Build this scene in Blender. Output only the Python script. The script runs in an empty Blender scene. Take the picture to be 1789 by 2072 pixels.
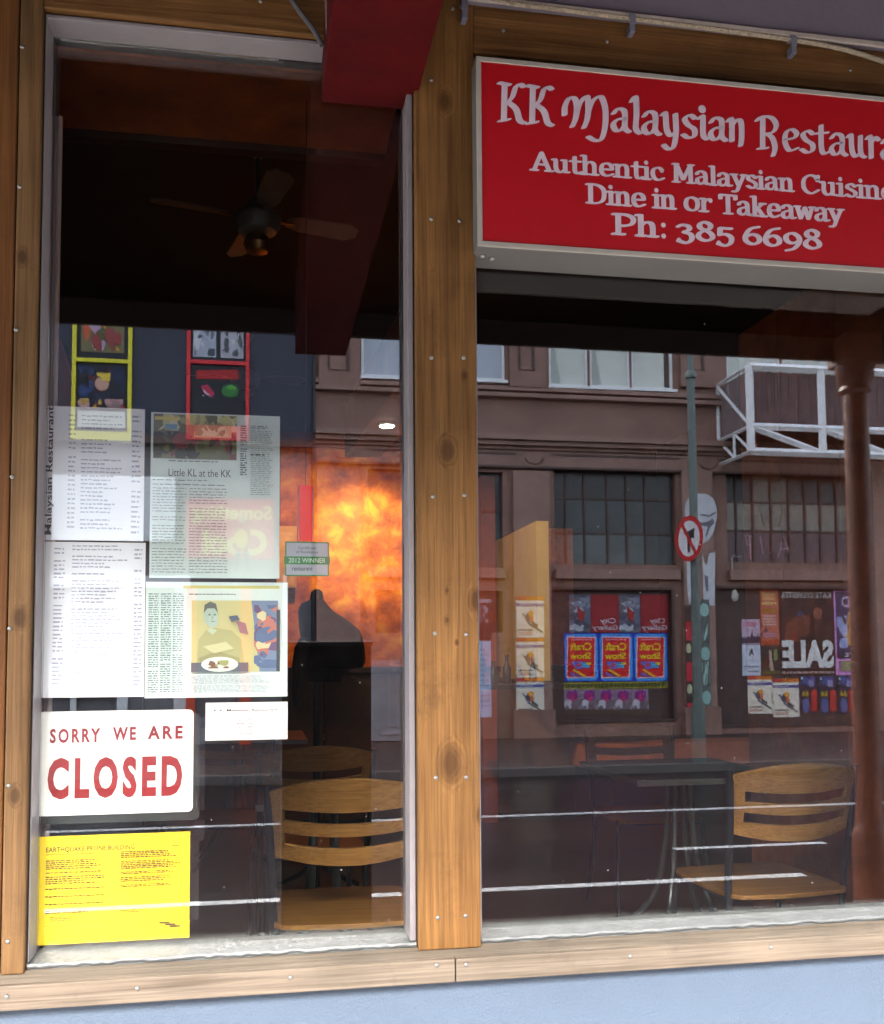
import bpy, bmesh, math, random
from mathutils import Vector, Matrix
random.seed(7)
rad = math.radians
S = bpy.context.scene
COL = S.collection

# ------------------------------------------------------------------ camera
YAW, PITCH, ROLL = rad(10.137), rad(3.640), rad(-0.367)
FPX, CX, CY, PW, PH = 2031.0, 894.5, 1198.0, 1789.0, 2072.0      # focal length and principal point of the phone, in photo pixels
CAM_D, CAM_H = 2.14, 1.58                                         # camera distance from the glass and height over the footpath
_fw = Vector((math.sin(YAW)*math.cos(PITCH), math.cos(YAW)*math.cos(PITCH), math.sin(PITCH)))
_r0 = Vector((math.cos(YAW), -math.sin(YAW), 0)); _u0 = _r0.cross(_fw)
_r = _r0*math.cos(ROLL) + _u0*math.sin(ROLL); _u = _u0*math.cos(ROLL) - _r0*math.sin(ROLL)
CAM = Vector((0, -CAM_D, CAM_H))
cd = bpy.data.cameras.new('camera'); cam = bpy.data.objects.new('camera', cd); COL.objects.link(cam)
cam.matrix_world = Matrix(((_r.x,_u.x,-_fw.x,CAM.x),(_r.y,_u.y,-_fw.y,CAM.y),(_r.z,_u.z,-_fw.z,CAM.z),(0,0,0,1)))
cd.sensor_fit = 'VERTICAL'; cd.sensor_height = 36; cd.lens = 36*FPX/PH
cd.shift_y = (CY - PH/2)/PH; cd.clip_start = 0.05; cd.clip_end = 500
S.camera = cam

# ------------------------------------------------------------------ daylight
W = bpy.data.worlds.new('World'); S.world = W; W.use_nodes = True
SUN_EL, SUN_AZ = 41, 192         # veiled sun over the shops across the street, light falls in under the canopy
nt = W.node_tree; bg = nt.nodes['Background']; sky = nt.nodes.new('ShaderNodeTexSky')
sky.sky_type = 'NISHITA'; sky.sun_disc = False; sky.sun_elevation = rad(SUN_EL); sky.sun_rotation = rad(SUN_AZ)
sky.air_density = 1.0; sky.dust_density = 4.0; sky.ozone_density = 1.0
hs = nt.nodes.new('ShaderNodeHueSaturation'); hs.inputs['Saturation'].default_value = .55      # thin cloud greys the sky
nt.links.new(sky.outputs[0], hs.inputs['Color']); nt.links.new(hs.outputs[0], bg.inputs[0]); bg.inputs[1].default_value = 0.15
sd = bpy.data.lights.new('sun', 'SUN'); sd.energy = 0.33; sd.angle = rad(22); sd.color = (1, .95, .88)
sun = bpy.data.objects.new('sun', sd); COL.objects.link(sun)
sdir = Vector((math.sin(rad(SUN_AZ))*math.cos(rad(SUN_EL)), math.cos(rad(SUN_AZ))*math.cos(rad(SUN_EL)), math.sin(rad(SUN_EL))))
sun.rotation_euler = sdir.to_track_quat('Z', 'Y').to_euler(); sun.location = (0, 0, 20)
S.view_settings.view_transform = 'Standard'; S.view_settings.look = 'None'
S.view_settings.gamma = 1; S.view_settings.use_curve_mapping = False
S.view_settings.exposure = 4.0
S.cycles.max_bounces = 10; S.cycles.transparent_max_bounces = 24; S.cycles.glossy_bounces = 5; S.cycles.diffuse_bounces = 6

# ------------------------------------------------------------------ measuring the photograph
def ray(px, py):
    return (_r*((px-CX)/FPX) + _u*(-(py-CY)/FPX) + _fw)
def P(px, py, Y=0.0):            # the point seen at (px, py) on the upright plane y = Y  ->  X, Z
    d = ray(px, py); t = (Y - CAM.y)/d.y; q = CAM + d*t
    return q.x, q.z
def PZ(px, py, z):               # the point seen at (px, py) on the level z
    d = ray(px, py); t = (z - CAM.z)/d.z; return CAM + d*t

# ------------------------------------------------------------------ materials
MC = {}
def srgb(c):
    return tuple((v/255/12.92 if v/255 <= .04045 else ((v/255+.055)/1.055)**2.4) for v in c)
def mat(name, col, rough=.6, var=.12, scale=8, bump=0, metal=0, bscale=60, spec=.5, stretch=(1,1,1), var2=0, col2=None, coat=0):
    if name in MC: return MC[name]
    m = bpy.data.materials.new(name); MC[name] = m; m.use_nodes = True
    n = m.node_tree.nodes; l = m.node_tree.links; b = n['Principled BSDF']
    b.inputs['Roughness'].default_value = rough; b.inputs['Metallic'].default_value = metal
    b.inputs['Specular IOR Level'].default_value = spec; b.inputs['Coat Weight'].default_value = coat
    if var > 0 or bump > 0:
        tc = n.new('ShaderNodeTexCoord'); mp = n.new('ShaderNodeMapping'); mp.inputs['Scale'].default_value = stretch
        l.new(tc.outputs['Object'], mp.inputs[0])
        nz = n.new('ShaderNodeTexNoise'); nz.inputs['Scale'].default_value = scale; nz.inputs['Detail'].default_value = 8; nz.inputs['Roughness'].default_value = .65
        l.new(mp.outputs[0], nz.inputs[0])
        rp = n.new('ShaderNodeValToRGB'); rp.color_ramp.elements[0].position = .3; rp.color_ramp.elements[1].position = .7
        c2 = col2 or tuple(min(1, v*(1+var)) for v in col); c1 = tuple(v*(1-var) for v in col)
        rp.color_ramp.elements[0].color = (*c1, 1); rp.color_ramp.elements[1].color = (*c2, 1)
        l.new(nz.outputs['Fac'], rp.inputs[0]); l.new(rp.outputs[0], b.inputs['Base Color'])
        if bump > 0:
            nb = n.new('ShaderNodeTexNoise'); nb.inputs['Scale'].default_value = bscale; nb.inputs['Detail'].default_value = 5
            l.new(mp.outputs[0], nb.inputs[0]); bp = n.new('ShaderNodeBump'); bp.inputs['Strength'].default_value = bump; bp.inputs['Distance'].default_value = .01
            l.new(nb.outputs['Fac'], bp.inputs['Height']); l.new(bp.outputs[0], b.inputs['Normal'])
    else: b.inputs['Base Color'].default_value = (*col, 1)
    return m
def ink(rgb, rough=.55):         # flat printed colour
    k = 'ink_%d_%d_%d' % rgb
    return mat(k, srgb(rgb), rough, var=0)
def emis(name, col, s):
    m = bpy.data.materials.new(name); m.use_nodes = True; b = m.node_tree.nodes['Principled BSDF']
    b.inputs['Base Color'].default_value = (*col, 1); b.inputs['Emission Color'].default_value = (*col, 1); b.inputs['Emission Strength'].default_value = s
    return m
def wood(name, dark, light, axis, knots=(), rough=.6, grain=1.0):
    m = bpy.data.materials.new(name); m.use_nodes = True
    n = m.node_tree.nodes; l = m.node_tree.links; b = n['Principled BSDF']; b.inputs['Roughness'].default_value = rough
    wk = .70 if name.startswith('pine') else .85; dark = tuple(v*wk for v in dark); light = tuple(v*wk for v in light)
    b.inputs['Specular IOR Level'].default_value = .2
    tc = n.new('ShaderNodeTexCoord'); sp = [30, 30, 30]; sp['xyz'.index(axis)] = 1.1
    src = tc.outputs['Object']
    kf = None
    for (kx, kz, kr) in knots:   # bend the grain round each knot and darken its heart
        vd = n.new('ShaderNodeVectorMath'); vd.operation = 'SUBTRACT'; l.new(tc.outputs['Object'], vd.inputs[0]); vd.inputs[1].default_value = (kx, 0, kz)
        vs = n.new('ShaderNodeVectorMath'); vs.operation = 'MULTIPLY'; l.new(vd.outputs[0], vs.inputs[0])
        vs.inputs[1].default_value = (1/kr, 0, .62/kr) if axis == 'z' else (.62/kr, 0, 1/kr)
        ln = n.new('ShaderNodeVectorMath'); ln.operation = 'LENGTH'; l.new(vs.outputs[0], ln.inputs[0])
        mr = n.new('ShaderNodeMapRange'); mr.inputs[1].default_value = .3; mr.inputs[2].default_value = 1.3; mr.inputs[3].default_value = 1; mr.inputs[4].default_value = 0
        mr.interpolation_type = 'SMOOTHSTEP'; l.new(ln.outputs['Value'], mr.inputs[0])
        if kf is None: kf = mr.outputs[0]
        else:
            ad = n.new('ShaderNodeMath'); ad.operation = 'ADD'; l.new(kf, ad.inputs[0]); l.new(mr.outputs[0], ad.inputs[1]); kf = ad.outputs[0]
    mp = n.new('ShaderNodeMapping'); mp.inputs['Scale'].default_value = sp; l.new(src, mp.inputs[0])
    vec = mp.outputs[0]
    if kf is not None:
        sc = n.new('ShaderNodeVectorMath'); sc.operation = 'SCALE'; sc.inputs[0].default_value = (1.1, 1.1, 1.1); l.new(kf, sc.inputs['Scale'])
        av = n.new('ShaderNodeVectorMath'); av.operation = 'ADD'; l.new(vec, av.inputs[0]); l.new(sc.outputs[0], av.inputs[1]); vec = av.outputs[0]
    nz = n.new('ShaderNodeTexNoise'); nz.inputs['Scale'].default_value = 1.6*grain; nz.inputs['Detail'].default_value = 9; nz.inputs['Roughness'].default_value = .62; nz.inputs['Distortion'].default_value = .7
    l.new(vec, nz.inputs[0])
    rp = n.new('ShaderNodeValToRGB'); e = rp.color_ramp.elements; e[0].position = .28; e[1].position = .72; e[0].color = (*dark, 1); e[1].color = (*light, 1)
    l.new(nz.outputs['Fac'], rp.inputs[0]); out = rp.outputs[0]
    n2 = n.new('ShaderNodeTexNoise'); n2.inputs['Scale'].default_value = 3.5; n2.inputs['Detail'].default_value = 5; l.new(tc.outputs['Object'], n2.inputs[0])
    r2 = n.new('ShaderNodeMapRange'); r2.inputs[1].default_value = .35; r2.inputs[2].default_value = .7; r2.inputs[3].default_value = .72; r2.inputs[4].default_value = 1.12
    l.new(n2.outputs['Fac'], r2.inputs[0])
    mm = n.new('ShaderNodeVectorMath'); mm.operation = 'SCALE'; l.new(out, mm.inputs[0]); l.new(r2.outputs[0], mm.inputs['Scale']); out = mm.outputs[0]
    fs = [160, 160, 160]; fs['xyz'.index(axis)] = 3            # fine fibres and small dark checks
    mf_ = n.new('ShaderNodeMapping'); mf_.inputs['Scale'].default_value = fs; l.new(src, mf_.inputs[0])
    n3 = n.new('ShaderNodeTexNoise'); n3.inputs['Scale'].default_value = 1.5; n3.inputs['Detail'].default_value = 6; l.new(mf_.outputs[0], n3.inputs[0])
    r3 = n.new('ShaderNodeMapRange'); r3.inputs[1].default_value = .3; r3.inputs[2].default_value = .6; r3.inputs[3].default_value = .70; r3.inputs[4].default_value = 1.06
    l.new(n3.outputs['Fac'], r3.inputs[0]); m3 = n.new('ShaderNodeVectorMath'); m3.operation = 'SCALE'; l.new(out, m3.inputs[0]); l.new(r3.outputs[0], m3.inputs['Scale']); out = m3.outputs[0]
    n4 = n.new('ShaderNodeTexNoise'); n4.inputs['Scale'].default_value = 9; n4.inputs['Detail'].default_value = 8; n4.inputs['Roughness'].default_value = .75; l.new(tc.outputs['Object'], n4.inputs[0])   # grime
    r4 = n.new('ShaderNodeMapRange'); r4.inputs[1].default_value = .56; r4.inputs[2].default_value = .74; r4.inputs[3].default_value = 0; r4.inputs[4].default_value = .55
    l.new(n4.outputs['Fac'], r4.inputs[0]); m4 = n.new('ShaderNodeMix'); m4.data_type = 'RGBA'; l.new(r4.outputs[0], m4.inputs['Factor']); l.new(out, m4.inputs['A']); m4.inputs['B'].default_value = (dark[0]*.6, dark[1]*.62, dark[2]*.75, 1); out = m4.outputs['Result']
    if kf is not None:
        mx = n.new('ShaderNodeMix'); mx.data_type = 'RGBA'; mk = n.new('ShaderNodeMath'); mk.operation = 'MULTIPLY'; mk.inputs[1].default_value = .8
        mk.use_clamp = True
        pw_ = n.new('ShaderNodeMath'); pw_.operation = 'POWER'; pw_.inputs[1].default_value = 2.2; l.new(kf, pw_.inputs[0]); l.new(pw_.outputs[0], mk.inputs[0]); l.new(mk.outputs[0], mx.inputs['Factor']); l.new(out, mx.inputs['A']); mx.inputs['B'].default_value = (dark[0]*.45, dark[1]*.4, dark[2]*.4, 1); out = mx.outputs['Result']
    l.new(out, b.inputs['Base Color'])
    nb = n.new('ShaderNodeTexNoise'); nb.inputs['Scale'].default_value = 6; nb.inputs['Detail'].default_value = 4; l.new(mp.outputs[0], nb.inputs[0])
    bp = n.new('ShaderNodeBump'); bp.inputs['Strength'].default_value = .35; bp.inputs['Distance'].default_value = .004
    l.new(nb.outputs['Fac'], bp.inputs['Height']); l.new(bp.outputs[0], b.inputs['Normal'])
    return m
def glass_mat(name, refl, tint=(1,1,1), wav=0.0):
    m = bpy.data.materials.new(name); m.use_nodes = True; n = m.node_tree.nodes; l = m.node_tree.links
    n.remove(n['Principled BSDF']); o = n['Material Output']
    t = n.new('ShaderNodeBsdfTransparent'); t.inputs[0].default_value = (*tint, 1)
    g = n.new('ShaderNodeBsdfGlossy'); g.inputs['Roughness'].default_value = 0.0; g.inputs[0].default_value = (1, 1, 1, 1)
    lw = n.new('ShaderNodeFresnel'); lw.inputs[0].default_value = 1.45
    mr = n.new('ShaderNodeMapRange'); mr.inputs[1].default_value = .035; mr.inputs[2].default_value = 1; mr.inputs[3].default_value = refl; mr.inputs[4].default_value = 1
    l.new(lw.outputs[0], mr.inputs[0])
    if wav:
        tc = n.new('ShaderNodeTexCoord'); nz = n.new('ShaderNodeTexNoise'); nz.inputs['Scale'].default_value = 1.6; nz.inputs['Detail'].default_value = 1
        l.new(tc.outputs['Object'], nz.inputs[0]); bp = n.new('ShaderNodeBump'); bp.inputs['Strength'].default_value = 1; bp.inputs['Distance'].default_value = wav
        l.new(nz.outputs['Fac'], bp.inputs['Height']); l.new(bp.outputs[0], g.inputs['Normal'])
    mx = n.new('ShaderNodeMixShader'); l.new(mr.outputs[0], mx.inputs[0]); l.new(t.outputs[0], mx.inputs[1]); l.new(g.outputs[0], mx.inputs[2]); l.new(mx.outputs[0], o.inputs[0])
    return m

# ------------------------------------------------------------------ mesh helpers
class MB:
    def __init__(s): s.v = []; s.f = []; s.m = []; s.mi = {}; s.ml = []
    def _mi(s, m):
        if m is None: return 0
        if m.name not in s.mi: s.mi[m.name] = len(s.ml); s.ml.append(m)
        return s.mi[m.name]
    def add(s, vs, fs, m=None):
        k = len(s.v); s.v += [tuple(v) for v in vs]; i = s._mi(m)
        for f in fs: s.f.append([k+q for q in f]); s.m.append(i)
        return s
    def box(s, x0, x1, y0, y1, z0, z1, m=None):
        x0, x1 = min(x0, x1), max(x0, x1); y0, y1 = min(y0, y1), max(y0, y1); z0, z1 = min(z0, z1), max(z0, z1)
        return s.add([(x0,y0,z0),(x1,y0,z0),(x1,y1,z0),(x0,y1,z0),(x0,y0,z1),(x1,y0,z1),(x1,y1,z1),(x0,y1,z1)],
                     [(0,3,2,1),(4,5,6,7),(0,1,5,4),(1,2,6,5),(2,3,7,6),(3,0,4,7)], m)
    def prism(s, pts, a, b, plane='xz', m=None):     # outline extruded between a and b along the missing axis
        n = len(pts)
        def w(p, d): return (p[0], d, p[1]) if plane == 'xz' else ((d, p[0], p[1]) if plane == 'yz' else (p[0], p[1], d))
        area = sum(pts[i][0]*pts[(i+1)%n][1]-pts[(i+1)%n][0]*pts[i][1] for i in range(n))
        if area < 0: pts = pts[::-1]
        vs = [w(p, a) for p in pts] + [w(p, b) for p in pts]
        fs = [list(range(n)), list(range(2*n-1, n-1, -1))] + [(i, i+n, (i+1)%n+n, (i+1)%n) for i in range(n)]
        if plane != 'xz' and False: fs = [f[::-1] for f in fs]
        return s.add(vs, fs, m)
    def face(s, pts, m=None): return s.add(pts, [list(range(len(pts)))], m)
    def tube(s, pts, r, n=10, m=None, cap=True):
        pts = [Vector(p) for p in pts]; rs = r if isinstance(r, (list, tuple)) else [r]*len(pts)
        vs = []; up = None
        for i, p in enumerate(pts):
            d = (pts[min(i+1, len(pts)-1)] - pts[max(i-1, 0)]).normalized()
            if up is None: up = Vector((0,0,1)) if abs(d.z) < .9 else Vector((1,0,0))
            a = d.cross(up).normalized(); b = a.cross(d).normalized(); up = b
            for k in range(n):
                t = 2*math.pi*k/n; vs.append(p + (a*math.cos(t) + b*math.sin(t))*rs[i])
        fs = []
        for i in range(len(pts)-1):
            for k in range(n): fs.append((i*n+k, i*n+(k+1)%n, (i+1)*n+(k+1)%n, (i+1)*n+k))
        if cap: fs += [list(range(n-1, -1, -1)), [(len(pts)-1)*n+k for k in range(n)]]
        return s.add(vs, fs, m)
    def lathe(s, c, prof, n=20, m=None, sx=1, sy=1):
        vs = []; c = Vector(c)
        for (r, z) in prof:
            for k in range(n):
                t = 2*math.pi*k/n; vs.append((c.x+r*sx*math.cos(t), c.y+r*sy*math.sin(t), c.z+z))
        fs = []
        for i in range(len(prof)-1):
            for k in range(n): fs.append((i*n+k, i*n+(k+1)%n, (i+1)*n+(k+1)%n, (i+1)*n+k))
        fs += [list(range(n-1, -1, -1)), [(len(prof)-1)*n+k for k in range(n)]]
        return s.add(vs, fs, m)
    def build(s, name, m=None, parent=None, bevel=0, smooth=False, seg=2):
        me = bpy.data.meshes.new(name); me.from_pydata(s.v, [], s.f)
        for q in (s.ml or [m]): me.materials.append(q)
        if s.ml: me.polygons.foreach_set('material_index', s.m)
        bm = bmesh.new(); bm.from_mesh(me)
        if not s.ml: bmesh.ops.recalc_face_normals(bm, faces=bm.faces)
        bm.to_mesh(me); bm.free(); me.update()
        if smooth:
            for p in me.polygons: p.use_smooth = True
            try: me.set_sharp_from_angle(angle=rad(40))
            except Exception: pass
        o = bpy.data.objects.new(name, me); COL.objects.link(o)
        if parent: o.parent = parent
        if bevel:
            b = o.modifiers.new('bevel', 'BEVEL'); b.width = bevel; b.segments = seg; b.limit_method = 'ANGLE'; b.angle_limit = rad(50)
        return o
def tag(o, label=None, cat=None, group=None, kind=None):
    if label: o['label'] = label
    if cat: o['category'] = cat
    if group: o['group'] = group
    if kind: o['kind'] = kind
    return o
def thing(name, label, cat, loc=(0,0,0), group=None, rz=0):
    o = bpy.data.objects.new(name, None); COL.objects.link(o); o.location = loc; o.rotation_euler = (0,0,rz); o.empty_display_size = .1
    return tag(o, label, cat, group)
def box(name, x0, x1, y0, y1, z0, z1, m, parent=None, bevel=0):
    return MB().box(x0, x1, y0, y1, z0, z1).build(name, m, parent, bevel)
def copy_tree(o, parent=None):
    kids = list(o.children); c = o.copy(); COL.objects.link(c); c.parent = parent
    for k in kids: copy_tree(k, c)
    return c
def smooth_pts(p, k=5, closed=False):
    out = []; n = len(p)
    for i in range(n if closed else n-1):
        g = lambda j: p[j % n] if closed else p[max(0, min(n-1, j))]
        a, b, c, d = g(i-1), g(i), g(i+1), g(i+2)
        for q in range(k):
            t = q/k
            out.append(tuple(.5*((2*b[e]) + (c[e]-a[e])*t + (2*a[e]-5*b[e]+4*c[e]-d[e])*t*t + (3*b[e]-a[e]-3*c[e]+d[e])*t**3) for e in range(len(b))))
    out.append(p[0] if closed else p[-1]); return out

# ------------------------------------------------------------------ printed matter
def text_polys(s, bold=0.0, spacing=1.0):
    cu = bpy.data.curves.new('t', 'FONT'); cu.body = s; cu.offset = bold; cu.space_character = spacing; cu.resolution_u = 3
    o = bpy.data.objects.new('t', cu); COL.objects.link(o)
    dg = bpy.context.evaluated_depsgraph_get(); me = bpy.data.meshes.new_from_object(o.evaluated_get(dg))
    vs = [tuple(v.co[:2]) for v in me.vertices]; fs = [list(p.vertices) for p in me.polygons]
    bpy.data.objects.remove(o); bpy.data.curves.remove(cu); bpy.data.meshes.remove(me)
    if vs:
        x0 = min(v[0] for v in vs); x1 = max(v[0] for v in vs); y0 = min(v[1] for v in vs); y1 = max(v[1] for v in vs)
        vs = [((x-x0)/(x1-x0+1e-9), (y-y0)/(y1-y0+1e-9)) for x, y in vs]
    return vs, fs
class Print:
    """flat print on a sheet: u runs to the right and v down as the photograph shows the sheet"""
    def __init__(s, x0, x1, z0, z1, y, face=-1, mirror=False):
        s.x0, s.x1, s.z0, s.z1, s.y, s.face, s.mirror = x0, x1, z0, z1, y, face, mirror; s.mb = MB(); s.k = 0
    def w(s, u, v): return (s.x0+(s.x1-s.x0)*u, s.y + s.face*(.0006+.00025*s.k if not s.mirror else .004+.0012*s.k), s.z1-(s.z1-s.z0)*v)
    def add(s, uv, fs, c):
        pts = [s.w(*q) for q in uv]; s.mb.add(pts, fs, ink(c))
    def poly(s, uv, c, up=1): s.k += up; s.add(uv, [list(range(len(uv)))], c); return s
    def rect(s, u0, v0, u1, v1, c, up=1): return s.poly([(u0,v0),(u1,v0),(u1,v1),(u0,v1)], c, up)
    def ell(s, u, v, a, b, c, n=20, up=1): return s.poly([(u+a*math.cos(2*math.pi*i/n), v+b*math.sin(2*math.pi*i/n)) for i in range(n)], c, up)
    def ring(s, u, v, a, b, w, c, n=28):
        s.k += 1; o = []
        for i in range(n): t = 2*math.pi*i/n; o += [(u+a*math.cos(t), v+b*math.sin(t)), (u+a*(1-w)*math.cos(t), v+b*(1-w)*math.sin(t))]
        s.add(o, [(2*i, 2*((i+1)%n), 2*((i+1)%n)+1, 2*i+1) for i in range(n)], c); return s
    def text(s, t, u0, v0, u1, v1, c, bold=0.0, sp=1.0, tilt=0):
        s.k += 1; vs, fs = text_polys(t, bold, sp)
        uv = [((u1-(u1-u0)*x) if s.mirror else (u0+(u1-u0)*x), v1-(v1-v0)*y + tilt*x) for x, y in vs]
        s.add(uv, fs, c); return s
    def greek(s, u0, v0, u1, v1, rows, c, fill=.6, seed=0, ragged=.25, wl=.05):
        s.k += 1; R = random.Random(seed); vs = []; fs = []; h = (v1-v0)/rows
        for i in range(rows):
            if R.random() < .08: continue
            u = u0; end = u1-(u1-u0)*ragged*R.random()
            while u < end:
                w = wl*(.35+R.random()); e = min(end, u+w); k = len(vs); a = v0+h*i+h*.12*R.random(); b = a+h*fill*(.7+.3*R.random())
                vs += [(u,a),(e,a),(e,b),(u,b)]; fs.append((k,k+1,k+2,k+3)); u = e+wl*.22
        s.add(vs, fs, c); return s
    def blobs(s, u0, v0, u1, v1, n, cols, seed=0, size=.12, asp=1.0):
        R = random.Random(seed)
        for i in range(n):
            u = u0+(u1-u0)*R.random(); v = v0+(v1-v0)*R.random(); a = size*(.3+R.random()); b = a*asp*(.5+R.random())
            th = R.random()*3; pts = []
            for q in range(9):
                t = 2*math.pi*q/9; rr = .7+.5*R.random(); x = a*rr*math.cos(t); y = b*rr*math.sin(t)
                pts.append((min(u1, max(u0, u+x*math.cos(th)-y*math.sin(th))), min(v1, max(v0, v+(x*math.sin(th)+y*math.cos(th))))))
            s.k += .25; s.add(pts, [list(range(9))], R.choice(cols))
        return s
    def done(s, parent, name='print'):
        if not s.mb.f: return
        me = s.mb.build(name, None, parent); return me
def sheet(name, label, cat, pr, base, draw, th=.0006, group=None, inside=True, rough=.5, Y=.010, curl=0):
    """paper taped behind the glass; pr = the rectangle it fills in the photograph"""
    x0, z1 = P((pr[0]), pr[1], Y); x1, z0 = P(pr[2], pr[3], Y)
    xa, _ = P(pr[0], (pr[1]+pr[3])/2, Y); xb, _ = P(pr[2], (pr[1]+pr[3])/2, Y)
    _, zt = P((pr[0]+pr[2])/2, pr[1], Y); _, zb = P((pr[0]+pr[2])/2, pr[3], Y)
    o = box(name, xa, xb, Y, Y+th, zb, zt, mat('paper_%d_%d_%d' % base, srgb(base), rough, var=.02, scale=20)); tag(o, label, cat, group)
    p = Print(xa, xb, zb, zt, Y, -1, False); draw(p); p.done(o); return o

# ------------------------------------------------------------------ shared materials
M_NAIL = mat('galvanised_nail', (0.2475,0.2430,0.2250), .35, var=.2, metal=.8)
M_LINING = mat('white_gloss_paint', (0.1782,0.1617,0.1683), .4, var=.07, scale=14, bump=.15, bscale=30)
M_LINING_LOW = mat('weathered_white_paint', (0.1190,0.1275,0.1275), .45, var=.16, scale=22, bump=.4, bscale=50)
M_DARKGAP = mat('gap_shade_black', (.02,.02,.022), .7)  # black colour stands in for the shade in the gap round each lining
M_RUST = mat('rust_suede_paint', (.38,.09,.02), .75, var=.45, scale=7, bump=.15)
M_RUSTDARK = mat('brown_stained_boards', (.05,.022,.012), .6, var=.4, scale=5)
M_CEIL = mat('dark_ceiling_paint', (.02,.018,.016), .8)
M_BLACK = mat('black_powder_coat', (.012,.013,.016), .45)
M_BLUE = mat('blue_grey_panel_paint', (0.0619,0.0882,0.1279), .55, var=.05, scale=5, bump=.25, bscale=220)
M_LAV = mat('lavender_wall_paint', (0.1320,0.1122,0.1419), .6, var=.07, scale=6, bump=.12)
M_RED = mat('red_beam_paint', (0.0520,0.0008,0.0016), .6, var=.25, scale=9, bump=.25, bscale=25, spec=.15)
M_GLASS = glass_mat('window_glass', .068, (.97,.98,.97), wav=.0)

FP = -.085      # front face of the timber posts
LY = -.068      # front edge of the white lining
# ------------------------------------------------------------------ ground, first the big sheet
def zsheet(name, x0, x1, y0, y1, z, m, kind='structure'):
    o = MB().box(x0, x1, y0, y1, z-.3, z).build(name, m); return tag(o, kind=kind)
zsheet('ground', -60, 60, -60, 40, -.16, mat('ground_earth', (.08,.075,.065), .9))

# ------------------------------------------------------------------ the shopfront
front = thing('shopfront', 'timber framed restaurant shopfront with two large panes over a blue grey panel', 'shopfront')
xl1 = P(67, 1000, FP)[0]; xl0 = P(21, 1000, FP)[0]
xm0 = P(843, 1000, FP)[0]; xm1 = P(966, 1000, FP)[0]
z_sill_top = P(905, 1921, FP)[1]; z_head = P(365, 41, FP)[1]; z_headR = P(1375, 146, FP)[1]
SY = -.122
z_face1 = P(500, 1966, SY)[1]; z_face0 = P(500, 2015, SY)[1]
Xc = P(1452, 490, -.13)[0]; sx0 = P(965, 300, -.13)[0]; sx1 = 2*Xc - sx0
XR = sx1 + .02
TOPZ = 3.32
wz = lambda k, kn=(), d=(.12,.05,.013), l=(.26,.125,.04), ax='z', g=1: wood('pine_'+k, d, l, ax, kn, grain=g)
def kn(px, py, r): x, z = P(px, py, FP); return (x, z, r)
left_post = box('post', xl0, xl1, FP, .10, z_sill_top, TOPZ, wz('left_post', (kn(40,1250,.018), kn(30,1610,.014), kn(45,520,.015)), (.13,.065,.022), (.26,.145,.06)), front, .003)
box('stud', xl0-.35, xl0-.003, FP+.006, .10, z_sill_top, TOPZ, wz('left_stud', (), (.13,.045,.010), (.23,.095,.026)), front, .003)
mid_post = box('post', xm0, xm1, FP, .10, z_sill_top, TOPZ, wz('middle_post', (kn(905,912,.022), kn(912,1545,.032), kn(965,1215,.022), kn(905,1255,.007), kn(925,1300,.006), kn(905,1195,.006), kn(940,760,.008), kn(900,205,.02), kn(975,1650,.02)), (.15,.065,.016), (.34,.17,.052)), front, .003)
box('lintel', xl1, xm0, FP+.004, .10, z_head, TOPZ, wz('left_lintel', (), (.14,.06,.016), (.28,.135,.043), 'x'), front, .003)
box('lintel', xm1, XR, FP+.004, .10, z_headR, TOPZ, wz('right_lintel', (), (.13,.055,.015), (.27,.13,.04), 'x'), front, .003)
right_post = box('post', XR, XR+.13, FP, .10, z_sill_top, TOPZ, wz('right_post'), front, .003)
# sill: sloped weathering and a nailed face board
sx = (xl0-.35, XR+.13)
M_SILL = wz('sill', (), (.12,.095,.07), (.23,.19,.145), 'x')
M_SILL2 = wz('sill_face', (), (.14,.105,.075), (.29,.235,.18), 'x', .8)
MB().prism([(LY-.001, z_sill_top+.004), (LY-.001, z_face0+.012), (SY+.018, z_face0+.012), (SY+.018, z_face1-.001)], sx[0], sx[1], 'yz').build('sill', M_SILL, front, .002)
sj = P(57, 2010, SY)[0]; sj2 = P(922, 1960, SY)[0]
for a, b in ((sx[0], sj2-.0012), (sj2+.0012, sx[1])):
    box('sill_board', a, b, SY, SY+.017, z_face0, z_face1, M_SILL2, front, .002)
box('cladding_panel', sx[0]-3, sx[1]+3, -.088, -.06, 0.0, z_face0+.010, M_BLUE, front)
box('wall_core', sx[0]-3, sx[1]+3, -.059, .10, 0.0, z_sill_top-.004, M_RUSTDARK, front)
# lining of both openings
z_lb = P(620, 1897, 0)[1]
def lining(x0, x1, zt):
    m = M_LINING; t = .018
    MB().prism([(LY, z_lb-.004), (.03, z_lb), (.03, z_lb-.03), (LY, z_lb-.03)], x0, x1, 'yz').build('window_lining', M_LINING_LOW, front, .0015)
    box('window_lining', x0, x1, LY, .03, zt-.004, zt-.012, m, front, .0015)
    box('window_lining', x0, x0+.0025, LY, .03, z_lb, zt-.012, m, front, .001)
    box('window_lining', x1-.012, x1, LY, .03, z_lb, zt-.012, m, front, .0015)
    # ragged bead of paint and putty along the bottom
    R = random.Random(3); pts = []; n = 60
    for i in range(n+1):
        pts.append((x0+(x1-x0)*i/n, LY-.002+R.uniform(-.0015,.0015), z_lb-.006+R.uniform(-.0015,.0015)))
    MB().tube(pts, [.0042+R.uniform(-.001,.0016) for _ in pts], 6).build('putty_bead', M_LINING_LOW, front, smooth=True)
g1 = .003
lining(xl1+g1, xm0-g1, z_head)
lining(xm1+g1, XR-g1, z_headR)
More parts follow.
